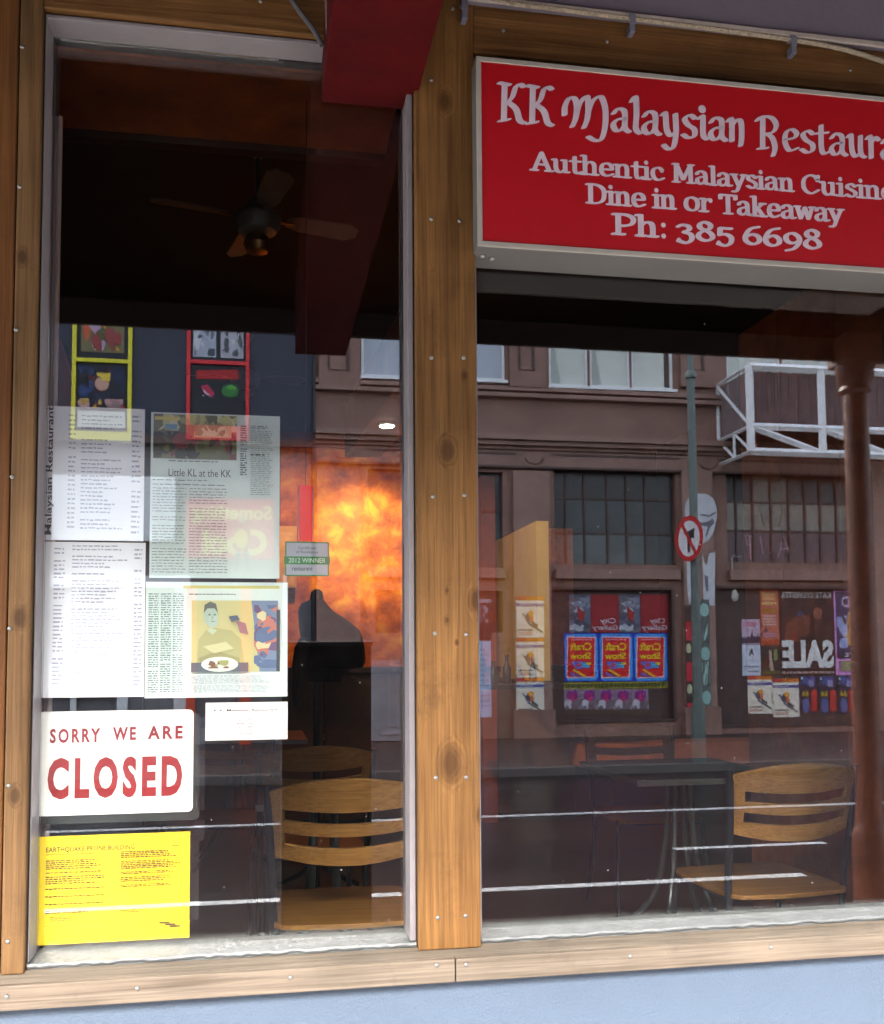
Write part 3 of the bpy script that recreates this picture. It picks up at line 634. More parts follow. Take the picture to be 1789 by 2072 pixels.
# ------------------------------------------------------------------ the room behind the glass
ZF = .38; RX0, RX1, RY = -1.75, 5.2, 10.5; ZC = 4.35
tag(MB().box(RX0, RX1, .101, RY, ZF-.1, ZF).build('floor', mat('dark_wood_floor', (.07,.026,.012), .35, var=.3, scale=4)), kind='structure')
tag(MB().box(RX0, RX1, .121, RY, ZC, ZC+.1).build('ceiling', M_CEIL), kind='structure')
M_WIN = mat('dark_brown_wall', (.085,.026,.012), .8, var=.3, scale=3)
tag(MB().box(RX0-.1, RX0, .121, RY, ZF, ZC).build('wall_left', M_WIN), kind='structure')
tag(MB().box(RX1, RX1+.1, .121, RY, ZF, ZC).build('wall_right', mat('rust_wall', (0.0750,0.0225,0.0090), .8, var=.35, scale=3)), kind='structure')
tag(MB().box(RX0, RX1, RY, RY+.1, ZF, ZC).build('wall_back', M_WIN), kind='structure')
# rust coloured bulkhead soffit just behind the window head
bh = thing('bulkhead', 'rust suede painted bulkhead just inside the window head', 'bulkhead')
zb_ = P(450, 95, .035)[1]
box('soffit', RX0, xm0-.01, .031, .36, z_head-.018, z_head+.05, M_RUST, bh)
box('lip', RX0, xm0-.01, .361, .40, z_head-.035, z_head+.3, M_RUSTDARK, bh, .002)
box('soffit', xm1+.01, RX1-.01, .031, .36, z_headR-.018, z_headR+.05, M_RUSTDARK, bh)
box('upstand', RX0, RX1-.01, .401, .44, z_head+.05, ZC-.01, M_CEIL, bh)
# cream blind gathered at the left reveal
bl_ = thing('window_blind', 'narrow cream vertical blind drawn back at the left reveal', 'blind')
Mcr = mat('cream_blind_fabric', (0.6600,0.5550,0.4950), .8, var=.06); Mcg = mat('grey_blind_fabric', (0.4125,0.3900,0.4500), .8, var=.06)
for i, (a, b, m) in enumerate(((89,97,Mcg),(98,105,Mcr),(105.5,110,Mcg),(110.5,121,Mcr))):
    xa = P(a, 600, .05)[0]; xb = P(b, 600, .05)[0]; zt = P(105, 235, .05)[1]
    MB().tube([((xa+xb)/2, .05, z_lb+.02), ((xa+xb)/2, .05, zt)], (xb-xa)/2, 10).build('blind_fold', m, bl_, smooth=True)
xo0, xo1 = P(122, 760, .3)[0], P(152, 760, .3)[0]
M_OR = mat('orange_suede_paint', (0.3150,0.0525,0.0090), .75, var=.25, scale=5)
tag(MB().prism([(xo0, P(122,690,.3)[1]), (xo0, P(122,900,.3)[1]), (xo1, P(152,900,.3)[1]), (xo1, P(152,790,.3)[1]), (P(137,730,.3)[0], P(137,730,.3)[1])], .29, .31).build('wall_bracket', M_OR), 'small orange painted gusset on the wall beside the blind', 'bracket')

# flame coloured wall over the bar, with its unseen lamp and an added fill
FYW = 6.0
fx0, fz1 = P(568, 905, FYW); fx1, fz0 = P(905, 1350, FYW)
mf = bpy.data.materials.new('flame_sponge_paint'); mf.use_nodes = True
n = mf.node_tree.nodes; l = mf.node_tree.links; b = n['Principled BSDF']; b.inputs['Roughness'].default_value = .6
tc = n.new('ShaderNodeTexCoord'); nz = n.new('ShaderNodeTexNoise'); nz.inputs['Scale'].default_value = 5.5; nz.inputs['Detail'].default_value = 6; nz.inputs['Distortion'].default_value = .35; nz.inputs['Roughness'].default_value = .6
l.new(tc.outputs['Object'], nz.inputs[0]); rp = n.new('ShaderNodeValToRGB'); e = rp.color_ramp.elements
e[0].position = .32; e[0].color = (.22,.032,.004,1); e[1].position = .70; e[1].color = (.84,.40,.03,1); q = e.new(.5); q.color = (.60,.14,.012,1)
l.new(nz.outputs['Fac'], rp.inputs[0]); l.new(rp.outputs[0], b.inputs['Base Color'])
flame = thing('painted_wall_panel', 'orange and yellow sponge painted wall panel glowing behind the bar', 'wall panel')
box('panel', fx0, fx1, FYW, FYW+.06, fz0, fz1, mf, flame)
box('cornice', fx0-.02, fx1, FYW-.06, FYW+.07, fz1, fz1+.12, M_OR, flame, .004)
box('side_strip', fx0-.10, fx0-.002, FYW-.03, FYW+.05, fz0, fz1-.002, M_RUSTDARK, flame)
# bar counter
tz = P(700, 1350, FYW-.9)[1]
cnt = thing('bar_counter', 'dark brown bar counter under the orange wall', 'counter')
box('counter_top', fx0-1.6, fx1+1.2, FYW-1.0, FYW-.05, tz-.04, tz, mat('dark_counter_top', (.03,.016,.012), .3), cnt, .004)
for i in range(6):
    a = fx0-1.55+i*.62; box('front_panel', a, a+.60, FYW-.92, FYW-.88, ZF+.05, tz-.05, mat('brown_counter_veneer', (.11,.045,.02), .5, var=.3, scale=4), cnt, .003)
box('plinth', fx0-1.5, fx1+1.1, FYW-.86, FYW-.2, ZF, ZF+.6, M_BLACK, cnt)
M_GLOW = emis('red_strip_added_glow', (.85,.03,.012), .035)  # faint emission added to lift the brightness of the hanging strip
# picture, red hanging strip
fr = thing('picture_frame', 'tan framed picture on the wall left of the orange panel', 'picture')
a0_, b0_ = P(560, 1066, 5.9); a1_, b1_ = P(600, 1190, 5.9)
MB().box(a0_, a1_, 5.84, 5.9, b1_, b0_).build('frame', mat('tan_frame', (.55,.32,.12), .5), fr, .004); box('picture', a0_+.02, a1_-.02, 5.835, 5.8395, b1_+.02, b0_-.05, mat('tan_print', (.60,.38,.17), .5, var=.3), fr)
sc = thing('hanging_strip', 'red hanging strip given an added glow, with curled top and pink edges beside the award sticker', 'hanging strip')
Yc = .14
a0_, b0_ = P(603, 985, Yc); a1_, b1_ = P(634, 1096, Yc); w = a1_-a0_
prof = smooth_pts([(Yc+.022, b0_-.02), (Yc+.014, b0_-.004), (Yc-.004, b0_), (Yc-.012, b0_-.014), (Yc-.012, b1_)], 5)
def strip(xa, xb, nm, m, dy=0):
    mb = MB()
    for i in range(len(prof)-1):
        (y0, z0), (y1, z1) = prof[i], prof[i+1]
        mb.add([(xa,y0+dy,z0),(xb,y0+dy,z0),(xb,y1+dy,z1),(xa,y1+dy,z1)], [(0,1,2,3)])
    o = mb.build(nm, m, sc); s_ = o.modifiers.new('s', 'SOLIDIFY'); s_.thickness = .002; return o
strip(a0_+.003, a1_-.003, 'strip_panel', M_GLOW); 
strip(a0_, a0_+.0028, 'strip_edge', mat('pink_edge', (.85,.35,.35), .5)); strip(a1_-.0028, a1_, 'strip_edge', MC['pink_edge'])
MB().tube([((a0_+a1_)/2, Yc, b0_-.01), ((a0_+a1_)/2, Yc, 2.9)], .0008, 5).build('string', M_BLACK, sc)

# coat stand with black coats and a dark bag
cst = thing('coat_stand', 'dark coat stand with a round knob in front of the orange wall', 'coat stand')
YK = 3.1
kx, kz = P(641, 1198, YK)
MB().tube([(kx, YK, ZF+.03), (kx, YK, kz-.02)], .02, 10).build('pole', M_BLACK, cst, smooth=True)
MB().lathe((kx, YK, kz-.06), [(.012,-.02),(.03,0),(.036,.03),(.03,.06),(.012,.075)], 16).build('knob', M_BLACK, cst, smooth=True)
for k in range(3):
    t = k*2.1+.4; MB().tube([(kx, YK, ZF+.16), (kx+.1*math.cos(t), YK+.1*math.sin(t), ZF+.08), (kx+.24*math.cos(t), YK+.24*math.sin(t), ZF+.012)], .014, 8).build('leg', M_BLACK, cst, smooth=True)
def drape(name, label, cat, outline_px, Y, d, m, seed):
    """cloth hung in folds: a closed outline, domed in depth"""
    R = random.Random(seed); L = outline_px; rows = 16; mb = MB(); segs = 20
    vs = []; fs = []
    for i in range(rows+1):
        t = i/rows; f = t*(len(L)-1); k = min(int(f), len(L)-2); u = f-k
        xl = L[k][0]*(1-u)+L[k+1][0]*u; xr = L[k][1]*(1-u)+L[k+1][1]*u; yy = L[k][2]*(1-u)+L[k+1][2]*u
        a, z = P(xl, yy, Y); b_, _ = P(xr, yy, Y); c = (a+b_)/2; h = (b_-a)/2
        for j in range(segs):
            th = 2*math.pi*j/segs; rr = 1+(.10*math.sin(th*5+seed)*t)
            vs.append((c+h*math.cos(th), Y+min(d, h)*rr*math.sin(th)*(.5+.5*min(1, t*3)), z))
    for i in range(rows):
        for j in range(segs): fs.append((i*segs+j, i*segs+(j+1)%segs, (i+1)*segs+(j+1)%segs, (i+1)*segs+j))
    fs += [list(range(segs-1,-1,-1)), [rows*segs+j for j in range(segs)]]
    o = MB().add(vs, fs).build(name, m, smooth=True); return tag(o, label, cat)
M_COAT = mat('black_wool', (.010,.010,.012), .9, bump=.4, bscale=90)
drape('coat', 'black wool coat hung on the coat stand with a broad right shoulder', 'coat', [(632,651,1203),(630,654,1212),(607,662,1222),(603,673,1236),(604,700,1252),(606,728,1275),(610,737,1300),(614,740,1335),(620,738,1352),(622,700,1356),(624,690,1380)], YK, .16, M_COAT, 1)
drape('shoulder_bag', 'dark oval bag hanging left of the coat', 'bag', [(606,622,1292),(596,624,1310),(590,622,1350),(588,614,1400),(592,606,1430)], YK-.22, .05, mat('black_leather', (.015,.013,.014), .5), 3)
p0 = P(668, 1400, YK-.2); p1 = P(718, 1545, YK-.2)
# downlight in an orange boxed beam
ob = thing('ceiling_beam', 'orange boxed beam with a recessed downlight right of the fan', 'beam')
zb = 2.72
q = [PZ(698, 925, zb), PZ(768, 925, zb), PZ(905, 790, zb), PZ(905, 640, zb)]
MB().prism([(v.x, v.y) for v in q], zb, zb+.3, 'xy').build('beam_box', M_OR, ob)
c = PZ(783, 857, zb)
MB().lathe((c.x, c.y, zb-.012), [(.040,0),(.044,.006),(.044,.011)], 20).build('downlight_rim', mat('downlight_rim_white', (.7,.7,.68), .4), ob)
MB().lathe((c.x, c.y, zb-.016), [(.034,0),(.034,.0035)], 20).build('downlight_lens', emis('downlight_lens', (1,.9,.72), 3), ob)
k_t = P(1085, 1054, 4.0)
def spot(name, loc, tgt, e, col, size=rad(70), r=.04):
    s_ = bpy.data.lights.new(name, 'SPOT'); s_.energy = e; s_.color = col; s_.spot_size = size; s_.spot_blend = .8; s_.shadow_soft_size = r
    o = bpy.data.objects.new(name, s_); COL.objects.link(o); o.location = loc; o.rotation_euler = (Vector(tgt)-Vector(loc)).to_track_quat('-Z', 'Y').to_euler(); return o
spot('downlight_lamp', (c.x, c.y, zb-.03), (k_t[0]+.3, 4.6, 1.7), 10, (1,.8,.5))
wx, wz_ = P(742, 1085, FYW)
spot('unseen_wall_light', (wx-.05, FYW-1.1, 3.0), (wx, FYW, wz_-.05), 9.5, (1,.76,.30), rad(52))
spot('unseen_wall_light', (wx-.5, FYW-1.3, 3.0), (wx-.25, FYW, wz_-.7), 5, (1,.5,.18), rad(120))  # weak wide fill added over the panel, no fitting belongs to it
# ceiling fans
def fan(name, label, hx, hy, hz, L, ang, m, mb_):
    o = thing(name, label, 'ceiling fan', (hx, hy, hz))
    MB().tube([(0,0,.08),(0,0,ZC-hz)], .014, 8).build('rod', m, o); MB().lathe((0,0,ZC-hz-.09), [(.02,0),(.06,.06),(.065,.09)], 16).build('canopy_cup', m, o, smooth=True)
    MB().lathe((0,0,-.10), [(.03,0),(.10,.02),(.125,.06),(.125,.10),(.07,.15),(.05,.19),(.02,.2)], 22).build('motor', m, o, smooth=True)
    MB().lathe((0,0,-.20), [(.02,0),(.055,.01),(.075,.05),(.06,.09),(.03,.1)], 18).build('lamp_shade', mb_, o, smooth=True)
    for k in range(4):
        a = ang+k*math.pi/2; out = [(.16,-.035),(.24,-.06),(L*.9,-.07),(L,-.035),(L,.035),(L*.9,.07),(.24,.06),(.16,.035)]
        R_ = Matrix.Rotation(a, 3, 'Z'); T = Matrix.Rotation(rad(-14), 3, 'X')
        mb = MB(); mb.prism(out, -.004, .004, 'xy'); mb.v = [tuple(R_ @ (T @ Vector(v))) for v in mb.v]; mb.build('blade', m, o)
        mb = MB().box(.08, .2, -.012, .012, -.012, -.005); mb.v = [tuple(R_ @ Vector(v)) for v in mb.v]; mb.build('blade_arm', mb_, o)
    return o
M_FAN = mat('white_fan_enamel', (0.2250,0.2250,0.2100), .45); M_BRASS = mat('worn_brass', (0.3000,0.1650,0.0600), .4, metal=.7)
fx, fz = P(521, 440, 3.2); fan('ceiling_fan', 'white four bladed ceiling fan with brass fittings nearer the window', fx, 3.2, fz, .56, rad(13), M_FAN, M_BRASS)
fx, fz = P(497, 764, 6.5); fan('ceiling_fan', 'far ceiling fan deeper in the room behind the newspapers', fx, 6.5, fz, .50, rad(2), M_FAN, M_BRASS)

# ------------------------------------------------------------------ chairs and tables
M_PLY = wood('chair_plywood', (.43,.20,.052), (.52,.26,.08), 'x', rough=.4)
M_TUBE = mat('black_chair_tube', (.02,.022,.03), .35)
BWid, BH = .455, .245
def chair_proto():
    o = thing('chair', 'x', 'chair', group='cafe chairs inside')
    # backrest: curved plywood with two smile shaped slots, convex to the rear (-y), upright leaning back
    def pos(s_, v):  # s -1..1 across, v height over seat in metres
        x = s_*BWid/2*(1-.05*(1-v/BH)); y = -.055*(1-s_*s_)+.03-.10*(v/BH)*.5; return x, y, .62+v
    nS = 28
    top = lambda s_: BH-.038*s_*s_
    bot = lambda s_: .0+.030*s_*s_
    sl = [lambda s_: .150+.012*s_*s_*1.4, lambda s_: .118+.012*s_*s_*1.4, lambda s_: .082+.016*s_*s_*1.2, lambda s_: .050+.018*s_*s_*1.2]
    vs = []; fs = []
    rows = [top, sl[0], sl[1], sl[2], sl[3], bot]
    for i in range(nS+1):
        s_ = -1+2*i/nS
        for r_ in rows: vs.append(pos(s_, r_(s_)))
    for i in range(nS):
        mid = abs(-1+2*(i+.5)/nS)
        for j in range(5):
            if j in (1, 3) and mid < .80: continue
            a = i*6+j; fs.append((a, a+6, a+7, a+1))
    bk = MB().add(vs, fs).build('backrest', M_PLY, o); sm = bk.modifiers.new('s', 'SOLIDIFY'); sm.thickness = .013; sm.offset = 0
    bv = bk.modifiers.new('b', 'BEVEL'); bv.width = .002; bv.segments = 1; bv.limit_method = 'ANGLE'
    # seat
    out = smooth_pts([(-.20,.02),(-.10,-.015),(0,-.022),(.10,-.015),(.20,.02),(.215,.22),(.20,.40),(.1,.43),(-.1,.43),(-.20,.40),(-.215,.22)], 4, True)[:-1]
    MB().prism(out, .445, .460, 'xy').build('seat', M_PLY, o, .003)
    # rear uprights run from the top of the back to the floor, front legs
    for sx_ in (-1, 1):
        MB().tube(smooth_pts([(sx_*.222,-.015,.845),(sx_*.215,.0,.70),(sx_*.205,.04,.47),(sx_*.200,.035,.30),(sx_*.215,-.06,.0)], 4), .012, 10).build('leg', M_TUBE, o, smooth=True)
        MB().tube(smooth_pts([(sx_*.19,.10,.440),(sx_*.195,.36,.440),(sx_*.2,.40,.41),(sx_*.215,.44,.0)], 4), .011, 10).build('leg', M_TUBE, o, smooth=True)
        MB().tube([(sx_*.203,.04,.436),(sx_*.19,.12,.44)], .010, 8).build('bracket', M_TUBE, o, smooth=True)
    MB().tube([(-.2,.05,.435),(.2,.05,.435)], .010, 8).build('seat_rail', M_TUBE, o, smooth=True)
    MB().tube([(-.197,.36,.435),(.197,.36,.435)], .010, 8).build('seat_rail', M_TUBE, o, smooth=True)
    return o
ch = chair_proto()
def at_chair(o, px, py_top, Y, rz, label):
    x, z = P(px, py_top, Y); o.location = (x, Y, ZF); o.rotation_euler = (0,0,rz); o['label'] = label; return o
at_chair(ch, 1600, 1550, .80, rad(4), 'blond plywood chair seen through the right pane beside the rust pier')
at_chair(copy_tree(ch), 703, 1590, .72, rad(-2), 'blond plywood chair seen through the left pane nearest the glass')
at_chair(copy_tree(ch), 640, 1505, 1.75, rad(6), 'darker chair behind the nearest one in the left pane')
at_chair(copy_tree(ch), 1275, 1490, 2.6, rad(178), 'dim chair across the table behind the right pane')
at_chair(copy_tree(ch), 460, 1530, 2.9, rad(170), 'chair far back below the newspaper cutting')
def table(px, Y, label, w=.7, d=.7, rz=0, top_m=None):
    x, _ = P(px, 1500, Y); o = thing('table', label, 'table', (x, Y, ZF), 'cafe tables inside', rz)
    MB().box(-w/2, w/2, -d/2, d/2, .715, .74).build('tabletop', top_m or mat('dark_laminate', (.03,.024,.022), .5), o, .006)
    MB().box(-w/2-.001, w/2+.001, -d/2-.002, -d/2+.002, .716, .738).build('edge_band', mat('steel_edge', (.25,.25,.24), .3, metal=.6), o)
    for k in range(4):
        a = math.pi/4+k*math.pi/2; mb = MB().tube(smooth_pts([(.05*math.cos(a), .05*math.sin(a), .71), (.06*math.cos(a), .06*math.sin(a), .45), (.13*math.cos(a), .13*math.sin(a), .2), (.32*math.cos(a), .32*math.sin(a), .012)], 4), .013, 8)
        mb.build('leg', mat('grey_table_leg', (.10,.12,.12), .35, metal=.5), o, smooth=True)
    return o
table(1372, 1.75, 'dark square table with splayed legs behind the right pane', .62)
table(655, 1.32, 'dark table with splayed legs between the two chairs in the left pane', .45, .45)
table(478, 3.9, 'orange topped table below the newspaper cutting', .8, .7, 0, mat('orange_laminate', (.62,.20,.03), .35))
# rust painted pier at the right, yellow partition
px0, px1 = P(1630, 1200, 1.75)[0], P(1706, 1200, 1.32)[0]
M_PIER = mat('pier_rust_paint', (0.4125,0.1050,0.0300), .75, var=.35, scale=7, bump=.15)
pier = thing('interior_pier', 'rust suede painted pier inside the right pane', 'pier')
box('pier_face', px0, px1-.002, 1.75, 2.1, ZF, 3.05, M_PIER, pier, .004)
box('pier_face', px1, px1+.9, 1.32, 2.1, ZF, 3.05, M_PIER, pier, .004)
yp0 = 4.0
k0 = P(1085, 1054, yp0)
tag(MB().box(k0[0], k0[0]+.08, yp0, yp0+1.15, 1.42, k0[1]).build('partition', mat('yellow_wall_paint', (0.4650,0.3000,0.0525), .7, var=.08)), 'yellow painted partition end seen through the right pane', 'partition')
# bottles and glasses on a shelf below it
shelf = box('shelf', k0[0]-.42, k0[0]+.35, yp0-.05, yp0+.28, 1.37, 1.40, M_BLACK); tag(shelf, 'dark shelf under the yellow partition', 'shelf')
R = random.Random(2)
for i, lab in enumerate(('tallest dark bottle, leftmost on the dark shelf', 'short dark jar second on the shelf', 'dark bottle in the middle of the shelf', 'small dark jar right of the middle bottle', 'slim dark bottle at the right end of the shelf')):
    h = (.26,.13,.17,.10,.15)[i]; x = k0[0]-.36+i*.085
    o = thing('bottle', lab, 'bottle', (x, yp0+.05, 1.4), 'bottles on the dark shelf')
    MB().lathe((0,0,0), [(.026,0),(.028,.02),(.028,h*.6),(.012,h*.78),(.011,h)], 14).build('bottle_body', M_BLACK, o, smooth=True); MB().lathe((0,0,h), [(.013,0),(.013,.015)], 12).build('cap', M_RUSTDARK, o)
ow = P(975, 1150, 5.0)[0]; ow1 = P(1003, 1150, 5.0)[0]
tag(MB().box(ow, ow1, 5.0, 5.1, ZF, 2.9).build('column', M_OR), 'orange painted column left of the yellow partition', 'column')
ow = P(1088, 1150, 5.6)[0]; ow1 = P(1160, 1150, 5.6)[0]
tag(MB().box(ow, ow1, 5.6, 5.7, 1.4, 2.6).build('column', M_RUST), 'rust painted column right of the yellow partition', 'column')
tag(MB().box(P(1180,1500,4.2)[0], P(1740,1500,4.2)[0], 4.2, 4.5, P(1500,1545,4.2)[1], P(1500,1500,4.2)[1]).build('bench_back', mat('orange_brown_vinyl', (.50,.13,.035), .5, var=.3)), 'orange brown bench back across the room behind the right pane', 'bench')

# ------------------------------------------------------------------ the street in front (seen mirrored in the panes)
ZR = -.12
kerb_y = -(PZ(1400, 1545, 0).y); foot = PZ(1000, 1495, 0).y; FY = round(foot, 2)      # distance of the far kerb and of the shops opposite
KY0, KY1 = -3.0, kerb_y
BX0, BX1 = -26, 40
tag(MB().box(BX0, BX1, KY1, KY0-.15, ZR-.04, ZR).build('road', mat('wet_asphalt', (.015,.012,.012), .22, var=.35, scale=2.2, bump=.5, bscale=45, spec=.14, stretch=(.4,1,1), col2=(.028,.022,.022))), kind='structure')
M_FOOT = mat('footpath_asphalt', (.27,.255,.24), .6, var=.2, scale=3, bump=.2)
tag(MB().box(BX0, BX1, KY0, -.061, -.14, -.001).build('footpath_near', M_FOOT), kind='structure')
tag(MB().box(BX0, BX1, -FY-.6, KY1-.15, -.14, 0).build('footpath_far', mat('far_footpath_asphalt', (.075,.055,.05), .55, var=.25, scale=2, bump=.2)), kind='structure')
M_KERB = mat('kerb_stone', (.13,.11,.10), .7, var=.2, scale=6)
for nme, a, b in (('kerb_near', KY0-.149, KY0-.001), ('kerb_far', KY1-.149, KY1-.001)):
    tag(MB().box(BX0, BX1, a, b, -.15, .003).build(nme, M_KERB, bevel=.015), kind='structure')
M_LINE = mat('white_road_paint', (.50,.50,.50), .5, var=.5, scale=18)
M_YEL = mat('yellow_road_paint', (.55,.40,.05), .5, var=.3, scale=25)
lines = thing('road_markings', 'white lane lines painted along the wet road', 'road marking')
def lane(px, py, x0, x1, w, m, rot=0):
    y = -PZ(px, py, ZR).y; n = max(1, int((x1-x0)/6)); 
    o = MB().box(x0, x1, y-w/2, y+w/2, ZR+.001, ZR+.005).build('lane_line', m, lines); return o
lane(800, 1577, BX0, PZ(880,1577,ZR).x, .10, M_LINE)
lane(1100, 1649, BX0, PZ(1740,1640,ZR).x+9, .11, M_LINE)
lane(1000, 1801, BX0, PZ(1676,1790,ZR).x, .11, M_LINE)
lane(1500, 1713, PZ(1352,1713,ZR).x, PZ(1676,1708,ZR).x, .09, M_LINE)
lane(1100, 1556, PZ(900,1556,ZR).x, BX1, .09, M_YEL)

# wall slab with rectangular openings, made of blocks
def wall_open(name, x0, x1, z0, z1, y0, y1, ops, m, parent):
    xs = sorted({x0, x1} | {min(x1, max(x0, v)) for o in ops for v in o[:2]}); zs = sorted({z0, z1} | {min(z1, max(z0, v)) for o in ops for v in o[2:]})
    mb = MB()
    for i in range(len(xs)-1):
        run = None
        for j in range(len(zs)-1):
            cx_, cz_ = (xs[i]+xs[i+1])/2, (zs[j]+zs[j+1])/2
            solid = not any(o[0] < cx_ < o[1] and o[2] < cz_ < o[3] for o in ops)
            if solid and run is None: run = zs[j]
            if (not solid) and run is not None: mb.box(xs[i], xs[i+1], y0, y1, run, zs[j]); run = None
        if run is not None: mb.box(xs[i], xs[i+1], y0, y1, run, z1)
    return mb.build(name, m, parent)
def FR(px0, py0, px1, py1, Y=None):      # rectangle of the photo -> x0, x1, z0, z1 on the upright plane seen at distance Y
    Y = Y or FY; mx, my = (px0+px1)/2, (py0+py1)/2
    return P(px0, my, Y)[0], P(px1, my, Y)[0], P(mx, py1, Y)[1], P(mx, py0, Y)[1]
def fbox(name, r, d0, d1, m, parent, bevel=0):
    return box(name, r[0], r[1], -FY+d0, -FY+d1, r[2], r[3], m, parent, bevel)
M_BR = mat('brown_masonry_paint', (.27,.15,.118), .75, var=.22, scale=1.6, bump=.15, bscale=20)
M_BR2 = mat('brown_trim_paint', (.31,.182,.145), .7, var=.18, scale=2)
M_BRD = mat('dark_brown_joinery', (.085,.045,.038), .6, var=.2, scale=3)
M_WF = mat('white_window_joinery', (.88,.88,.89), .5, var=.04)
M_WFG = mat('far_glass_sky_grey', (.34,.37,.44), .06, var=.1, scale=.6, spec=1.0)  # grey blue base colour stands in for the sky these panes reflect
M_CURT = mat('pale_curtain', (.68,.70,.64), .8, var=.10, scale=1.2)
brown = thing('shop_building', 'two storey brown painted shop building reflected in both panes', 'building')
bx0 = P(638, 800, FY)[0]; bx1 = BX1-2
xr = lambda px, py: P(px, py, FY)[0]
zf = lambda px, py: P(px, py, FY)[1]
up_ops = []
wins = [(731, 560, 822, 762), (826, 560, 1022, 766), (1110, 575, 1190, 781), (1193, 575, 1275, 784), (1277, 575, 1362, 787), (1470, 590, 1580, 850), (1583, 590, 1720, 860)]
w3 = [FR(*w) for w in wins]
# repeat the window rhythm further right, out of the frame
for k in range(3): w3.append((w3[2][0]+11+6*k, w3[4][1]+11+6*k, w3[2][2], w3[2][3]))
shopA = FR(1122, 950, 1368, 1142); shopB = FR(1471, 952, 1727, 1139); shopL = FR(745, 952, 1018, 1150)
bayA = FR(1115, 1188, 1366, 1462); bayB = FR(1446, 1186, 1746, 1470); bayL = FR(760, 1195, 1018, 1280)
bayM = FR(1040, 1190, 1106, 1462); 
ops = [(a[0], a[1], a[2], a[3]) for a in w3+[shopA, shopB, shopL, bayA, bayB, bayL]]
wall_open('wall', bx0, bx1, 0, 9.6, -FY-.3, -FY, ops, M_BR, brown)
box('core', bx0, bx1, -FY-6, -FY-.34, 0, 9.5, M_BRD, brown)
# joinery behind the openings
for i, w in enumerate(w3):
    t = .055; y0, y1 = -FY-.14, -FY-.06
    f = MB().box(w[0]+.002, w[1]-.002, y0, y1, w[2]+.002, w[2]+t).box(w[0]+.002, w[1]-.002, y0, y1, w[3]-t, w[3]-.002).box(w[0]+.002, w[0]+t, y0, y1, w[2]+t, w[3]-t).box(w[1]-t, w[1]-.002, y0, y1, w[2]+t, w[3]-t)
    fo = f.build('window_frame', M_WF, brown, .004)
    box('pane', w[0]+t, w[1]-t, y0+.01, y0+.02, w[2]+t, w[3]-t, M_WFG if i in (0,1) else (M_CURT if i != 4 else M_CURT), fo)
    if i in (4,): box('curtain_gap', w[1]-.16, w[1]-t-.002, y0+.021, y0+.024, w[2]+t, w[3]-t, M_BRD, fo)
    if i in (2, 3):   # draped curtain edge
        MB().prism([(w[0]+t, w[2]+t), (w[0]+t+.22, w[2]+t), (w[0]+t+.10, w[2]+.75), (w[0]+t, w[3]-t)], y0+.021, y0+.03).build('curtain', mat('grey_curtain', (.42,.46,.42), .8), fo)
    if i < 7: box('window_sill', w[0]-.03, w[1]+.03 if i not in (2,3) else w[1]+.0, -FY+.001, -FY+.10, w[2]-.07, w[2]-.012, M_WF if i < 5 else M_BR2, brown, .004)
# ledges and cornices
zc = lambda py: zf(1150, py)
for a, b, d in ((789, 797, .10), (803, 811, .16), (888, 899, .30), (899, 908, .22), (908, 915, .12)):
    box('cornice', bx0, bx1, -FY+.001, -FY+d, zc(b), zc(a), M_BR2, brown, .006)
box('frieze', bx0, bx1, -FY+.002, -FY+.06, zc(947), zc(915)-.002, M_BR2, brown, .004)
box('cornice', bx0, bx1, -FY+.001, -FY+.11, zc(952), zc(947)-.002, M_BRD, brown, .004)
for a, b in ((745, 1043), (1116, 1372), (1450, 1760)):
    r_ = FR(a, 921, b, 925); box('frieze_groove', r_[0], r_[1], -FY+.0605, -FY+.068, zc(925), zc(921), M_BRD, brown)
for px in (640, 1025, 1375):
    cx_ = P(px+55, 930, FY)[0]; mb = MB(); pts = [(cx_+.20*math.cos(t), -FY+.065, zc(925)+.17*math.sin(t)) for t in [rad(200+14*k) for k in range(11)]]
    mb.tube(pts, .012, 6).build('scroll_ornament', M_BRD, brown)
box('parapet_cornice', bx0, bx1, -FY+.001, -FY+.35, 9.2, 9.6, M_BR2, brown, .01)
# pilasters: upper and lower storeys
for px0, px1 in ((645, 728), (1028, 1100), (1372, 1440)):
    r_ = FR(px0, 600, px1, 786); box('pilaster', r_[0], r_[1], -FY+.001, -FY+.12, r_[2], 9.15, M_BR, brown, .006)
    p_ = FR(px0+18, 600, px1-22, 752)
    for q in ((p_[0], p_[0]+.03), (p_[1]-.06, p_[1])): box('pilaster_moulding', q[0], q[1], -FY+.1205, -FY+.145, p_[2], 9.0, M_BRD, brown, .004)
    box('pilaster_moulding', p_[0]+.032, p_[1]-.062, -FY+.1205, -FY+.145, p_[2], p_[2]+.05, M_BR2, brown, .004)
low = ((640, 728), (1036, 1110), (1376, 1438), (1760, 1830))
for i, (px0, px1) in enumerate(low):
    r_ = FR(px0, 955, px1, 1200)
    box('pilaster', r_[0], r_[1], -FY+.001, -FY+.14, .55, r_[3], M_BR2, brown, .006)
    box('pilaster_base', r_[0]-.05, r_[1]+.05, -FY+.001, -FY+.20, 0.001, .548, M_BR, brown, .01)
# sill mouldings under the shop windows
for r_ in (shopA, shopB, shopL):
    box('shop_sill', r_[0]-.02, r_[1]+.02, -FY+.001, -FY+.14, zc(1172), zc(1152), M_BR2, brown, .01)
